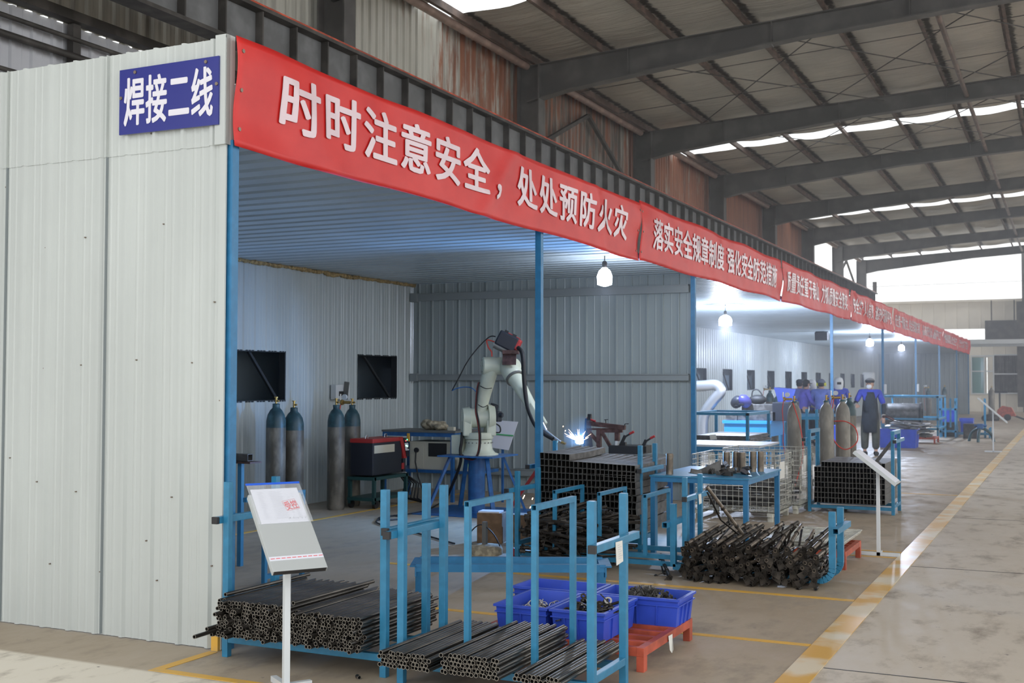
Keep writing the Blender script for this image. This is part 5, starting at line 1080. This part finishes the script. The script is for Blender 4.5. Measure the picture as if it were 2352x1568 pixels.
# ------------------------------------------------------------------ people
smat('skin', (.50, .30, .22), .55, 0); smat('cloth_blue', (.05, .075, .48), .8, 0, var=.12, vscale=9); smat('cloth_violet', (.13, .12, .62), .8, 0, var=.1, vscale=9); smat('cloth_light', (.14, .20, .60), .8, 0, var=.1, vscale=9)
smat('cloth_dark', (.026, .035, .05), .85, 0, var=.2, vscale=8); smat('cloth_olive', (.07, .075, .062), .85, 0, var=.2, vscale=8); smat('glove', (.30, .28, .25), .8, 0); smat('mask_white', (.66, .68, .70), .7, 0); smat('muff_yellow', (.72, .70, .04), .45, 0); smat('hair', (.015, .013, .012), .7, 0); smat('cap_grey', (.13, .15, .22), .8, 0)
def skin_mesh(chains, name, m, lvl=1):
    """grow one continuous surface from chains of (point, radius) that share points"""
    vs, es, rad, key = [], [], [], {}
    for ch in chains:
        prev = None
        for p, r in ch:
            k = tuple(round(c, 4) for c in p)
            if k not in key: key[k] = len(vs); vs.append(p); rad.append(r)
            i = key[k]
            if prev is not None and prev != i: es.append((prev, i))
            prev = i
    me = bpy.data.meshes.new(name); me.from_pydata(vs, es, []); o = bpy.data.objects.new(name, me); COL.objects.link(o)
    md = o.modifiers.new('skin', 'SKIN'); md.use_smooth_shade = True
    sv = me.skin_vertices[0].data if me.skin_vertices else None
    for i, r in enumerate(rad): sv[i].radius = (r, r) if not isinstance(r, tuple) else r; sv[i].use_root = i == 0
    sb = o.modifiers.new('sub', 'SUBSURF'); sb.levels = sb.render_levels = lvl
    dg = bpy.context.evaluated_depsgraph_get(); out = bpy.data.meshes.new_from_object(o.evaluated_get(dg)); COL.objects.unlink(o); bpy.data.objects.remove(o); bpy.data.meshes.remove(me)
    out.name = name; out.materials.clear(); out.materials.append(MATS[m])
    for p in out.polygons: p.use_smooth = True
    return out
def person(lab, loc, rz, H=1.70, RH=(-.30, -.25, .95), LH=(.30, -.1, .82), shirt='cloth_blue', pants='cloth_dark', lean=0.0, look=0.0, sleeve='cloth_blue', cap=None, mask=False, apron=False, visor=None, muffs=False, gloves=True, feet=((-.11, .02), (.12, -.02))):
    """faces -y; every length is for a 1.70 m figure"""
    t = thing('person', lab, 'person', loc, rz); k = H/1.70; t.scale = (k, k, k); L = lean
    pel = V((0, 0, .92)); wst = V((0, -.02*L*5, 1.08)); ch = V((0, -.30*L, 1.28)); nk = V((0, -.46*L-.01, 1.44)); hd = V((0, -.58*L-.02, 1.56))
    SR, SL = V((-.19, -.36*L, 1.38)), V((.19, -.36*L, 1.38)); RH, LH = V(RH), V(LH)
    def elbow(s, h, out): 
        mid = (s+h)/2; d = (h-s).length; up = max(.0, .27**2-(d/2)**2)**.5 if d < .54 else .0; return mid+V((out*.06, .05, 0))+V((0, .55, -.8)).normalized()*up*.8
    ER, EL = elbow(SR, RH, -1), elbow(SL, LH, 1); (fx, fy), (gx, gy) = feet
    HR, HL = V((-.095, 0, .90)), V((.095, 0, .90)); KR, KL = V((fx*.9-.01, fy-.03, .48)), V((gx*.9+.01, gy-.03, .48)); AR, AL = V((fx, fy+.03, .09)), V((gx, gy+.03, .09))
    def hand(h, e, s):
        d = (h-e).normalized(); side = d.cross(V((0, 0, 1))).normalized() if abs(d.z) < .95 else V((1, 0, 0)); n = side.cross(d); c = []
        palm = h+d*.05; c.append([(h, .027), (palm, (.038))])
        for i, l in enumerate((.062, .072, .067, .052)):
            o = side*(.024-.016*i); b0 = palm+d*.035+o; c.append([(palm, .038), (b0, .0095), (b0+d*l*.5-n*.012, .0088), (b0+d*l*.8-n*.036, .0078)])
        b0 = h+d*.03+side*.036*s; c.append([(h, .027), (b0, .012), (b0+d*.03+side*.018*s-n*.01, .010), (b0+d*.058+side*.014*s-n*.024, .009)]); return c
    body = [[(pel, .105), (wst, .095), (ch, .105), (V((0, nk.y+.01, 1.40)), .07), (nk, .052), (nk.lerp(hd, .5), .052)],
            [(V((0, nk.y+.01, 1.40)), .07), (SR, .052), (ER, .042), (RH, .027)], [(V((0, nk.y+.01, 1.40)), .07), (SL, .052), (EL, .042), (LH, .027)],
            [(pel, .125), (HR, .092), (KR, .058), (AR, .040), (AR+V((0, -.12, -.04)), .036)], [(pel, .125), (HL, .092), (KL, .058), (AL, .040), (AL+V((0, -.12, -.04)), .036)]]
    body += hand(RH, ER, -1)+hand(LH, EL, 1)
    me = skin_mesh(body, 'body', 'skin'); b = bmesh.new(); b.from_mesh(me)
    Mh = Matrix.Translation(hd) @ Matrix.Rotation(look, 4, 'Z') @ Matrix.Rotation(L*.8, 4, 'X')
    hm = MB(); prof = [(.002, -.125), (.045, -.12), (.062, -.085), (.070, -.03), (.077, .02), (.077, .06), (.062, .10), (.03, .118), (.002, .122)]
    n = 18
    for r, z in prof:
        pass
    vs = [V((r*math.cos(2*PI*i/n), (r*1.22 if math.sin(2*PI*i/n) > 0 else r*1.12)*math.sin(2*PI*i/n)+(-.012 if z < -.06 else 0), z)) for r, z in prof for i in range(n)]
    hm.add(vs, [(a*n+i, a*n+(i+1) % n, (a+1)*n+(i+1) % n, (a+1)*n+i) for a in range(len(prof)-1) for i in range(n)], True)
    hm.prism([(-.013, -.035), (.013, -.035), (.005, .02), (-.005, .02)], (0, -.078, 0), (1, 0, 0), (0, 0, 1), (0, -1, 0), .022)
    for s in (-1, 1): hm.ball((s*.078, .005, -.01), .026, 8, 6, (.4, .7, 1.1))
    hm.box((0, -.088, -.065), (.045, .008, .012))
    base = len(b.verts); hv = [b.verts.new(Mh @ V(q)) for q in hm.v]
    for f in hm.f:
        try: q = b.faces.new([hv[i] for i in f]); q.smooth = True
        except ValueError: pass
    b.to_mesh(me); b.free(); link('body', me, t)
    def HB(m): m.v = [tuple(Mh @ V(q)) for q in m.v]; return m
    ey = MB()
    for s in (-1, 1): ey.ball((s*.028, -.084, .012), .0085, 8, 6)
    HB(ey).build('eyes', 'hair', t)
    HB(MB().ball((0, .012, .035), .088, 16, 10, (1.0, 1.12, 1.08)) if not cap else MB().ball((0, .02, .0), .083, 14, 8, (1, 1.05, 1))).build('hair', 'hair', t)
    tor = [[(V((0, 0, .80)), .150), (wst, .148), (ch, .168), (V((0, nk.y+.01, 1.40)), .115), (nk-V((0, 0, .015)), .068)], [(V((0, nk.y+.01, 1.40)), .100), (SR, .078), (ER, .060)] + ([(RH.lerp(ER, .12), .045)] if sleeve == shirt else []), [(V((0, nk.y+.01, 1.40)), .100), (SL, .078), (EL, .060)] + ([(LH.lerp(EL, .12), .045)] if sleeve == shirt else [])]
    link('shirt', skin_mesh(tor, 'shirt', shirt), t)
    if sleeve != shirt:
        for e, h in ((ER, RH), (EL, LH)): link('sleeve_cover', skin_mesh([[(e.lerp(h, -.12), .058), (e.lerp(h, .4), .050), (h.lerp(e, .08), .040)]], 'sleeve_cover', sleeve), t)
    link('trousers', skin_mesh([[(pel, .140), (V((0, 0, 1.05)), .140)], [(pel, .140), (HR, .118), (KR, .098), (AR+V((0, 0, .03)), .082)], [(pel, .140), (HL, .118), (KL, .098), (AL+V((0, 0, .03)), .082)]], 'trousers', pants), t)
    for a_ in (AR, AL): MB().box((a_.x, a_.y-.06, .045), (.095, .27, .09), None, .035).build('shoe', 'rubber', t)
    if gloves:
        for h, e in ((RH, ER), (LH, EL)): d = (h-e).normalized(); MB().cyl(h-d*.05, h+d*.02, .048, .042, 12).build('glove_cuff', 'glove', t)
    if apron:
        ap = MB(); P = []
        for z, w_, y in ((1.38, .09, -.14), (1.28, .13, -.165), (1.10, .15, -.165), (.92, .165, -.165), (.78, .175, -.165), (.50, .17, -.16)): P += [(-w_, y+.13-.3*L, z), (-w_*.55, y+.01-.3*L, z), (w_*.55, y+.01-.3*L, z), (w_, y+.13-.3*L, z)]
        ap.add(P, [(r*4+c, r*4+c+1, r*4+c+5, r*4+c+4) for r in range(5) for c in range(3)], True); o = ap.build('apron', 'cloth_dark', t); s_ = o.modifiers.new('s', 'SOLIDIFY'); s_.thickness = .012
    if cap: HB(MB().lathe([(.092, .03), (.096, .06), (.085, .105), (.04, .13), (.002, .134)], (0, .005, 0), n=18).prism([(-.075, -.05), (.075, -.05), (.055, -.125), (-.055, -.125)], (0, -.02, .035), (1, 0, 0), (0, 1, 0), (0, 0, 1), .012)).build('cap', cap, t)
    if mask: HB(MB().ball((0, -.070, -.055), .058, 14, 8, (1.0, .7, .95))).build('face_mask', 'mask_white', t)
    if visor == 'up':
        v = MB(); q = []
        for i in range(9): a = PI*(i/8); q += [(.12*math.cos(a), -.05-.10*math.sin(a), .09), (.125*math.cos(a), -.10-.10*math.sin(a), .26)]
        v.add(q, [(2*i, 2*i+2, 2*i+3, 2*i+1) for i in range(8)], True); o = HB(v).build('raised_visor', 'clear_film', t); o.modifiers.new('s', 'SOLIDIFY').thickness = .003
        HB(MB().tubeh((0, 0, .06), (0, 0, .085), .105, .098, 18)).build('visor_band', 'black', t)
    if visor == 'white':
        HB(MB().lathe([(.10, -.14), (.12, -.05), (.12, .06), (.10, .13), (.04, .165), (.002, .17)], (0, -.01, 0), n=18)).build('face_shield', 'mask_white', t); HB(MB().box((0, -.125, .02), (.10, .016, .06))).build('shield_window', 'black', t)
    if muffs:
        for s in (-1, 1): HB(MB().cyl((s*.078, 0, .0), (s*.118, 0, .0), .044, n=14)).build('ear_muff', 'muff_yellow', t)
        HB(MB().pipe([(.10*math.cos(PI*i/12), 0, .03+.105*math.sin(PI*i/12)) for i in range(13)], .008, 6)).build('muff_band', 'black', t)
    return t
person('worker standing in a dark apron, white face mask, cap and raised visor', (.62, 21.15, 0), .25, 1.72, (-.31, -.36, 1.10), (.27, -.14, .84), 'cloth_blue', 'cloth_olive', .04, -.35, 'cloth_dark', 'cloth_dark', True, True, 'up')
person('person in dark cap and blue jacket at the left of the group', (-1.83, 25.3, 0), 2.7, 1.70, (-.2, -.4, 1.0), (.2, -.4, 1.0), 'cloth_blue', 'cloth_dark', .1, .3, 'cloth_blue', 'cloth_dark', False)
person('person in black cap and violet blue jacket, seen from behind on the right foot', (-1.55, 24.6, 0), 2.2, 1.69, (-.2, -.36, .98), (.2, -.36, 1.0), 'cloth_violet', 'cloth_dark', .12, .3, 'cloth_violet', 'hair', True)
person('person behind a pale face shield in the middle of the group', (-1.45, 25.6, 0), -.6, 1.66, (-.2, -.4, 1.05), (.2, -.4, 1.05), 'cloth_blue', 'cloth_dark', .12, 0, 'cloth_dark', None, False, False, 'white')
person('person with grey cap and yellow ear muffs, back turned, in light blue', (-1.08, 24.4, 0), 3.0, 1.70, (-.22, -.34, .98), (.22, -.34, .98), 'cloth_light', 'cloth_dark', .12, .1, 'cloth_light', 'cap_grey', False, False, None, True)
person('person in a white hood shield at the right of the group', (-.74, 25.0, 0), .3, 1.72, (-.2, -.4, 1.05), (.22, -.4, 1.0), 'cloth_blue', 'cloth_dark', .1, 0, 'cloth_blue', None, False, False, 'white')
t = thing('work_bench', 'blue work bench the group of workers bends over', 'bench', (-1.75, 23.2, 0)); MB().b2((0, 0, .78), (1.4, .7, .84)).build('bench_top', 'blue_rack', t)
for x in (.05, 1.35):
    for y in (.05, .65): MB().b2((x-.03, y-.03, 0), (x+.03, y+.03, .78)).build('leg', 'blue_rack', t)
MB().pipe(smooth([V((.92, 21.05, .86)), V((1.02, 20.95, .86)), V((1.16, 20.9, .80))]), .03, 10).build('welding_torch', 'jig_rust', None, 'welding torch held in the glove of the standing worker', 'torch')
# ------------------------------------------------------------------ thin welding smoke in the hall
hz_m = bpy.data.materials.new('welding_haze'); hz_m.use_nodes = True; nt = hz_m.node_tree; nt.nodes.remove(nt.nodes['Principled BSDF'])
vs_ = nt.nodes.new('ShaderNodeVolumeScatter'); vs_.inputs['Color'].default_value = (.93, .95, 1, 1); vs_.inputs['Density'].default_value = .007; vs_.inputs['Anisotropy'].default_value = .25
nt.links.new(vs_.outputs[0], nt.nodes['Material Output'].inputs['Volume']); MATS['welding_haze'] = hz_m
MB().b2((-6.28, 7.0, .02), (13.5, 61.0, 8.6)).build('haze', 'welding_haze', None, 'thin bluish welding smoke filling the hall', 'haze', None, 'stuff')
fm_m = bpy.data.materials.new('fume'); fm_m.use_nodes = True; nt = fm_m.node_tree; nt.nodes.remove(nt.nodes['Principled BSDF'])
vs_ = nt.nodes.new('ShaderNodeVolumeScatter'); vs_.inputs['Color'].default_value = (.95, .97, 1, 1); vs_.inputs['Density'].default_value = .022
nt.links.new(vs_.outputs[0], nt.nodes['Material Output'].inputs['Volume']); MATS['fume'] = fm_m
MB().ball((0, 0, 0), .20, 16, 10, (1, .8, 1.15)).build('welding_fume', 'fume', None, 'small glowing puff of fume round the welding arc', 'fume', None, 'stuff', loc=arc+V((0, 0, .08)))
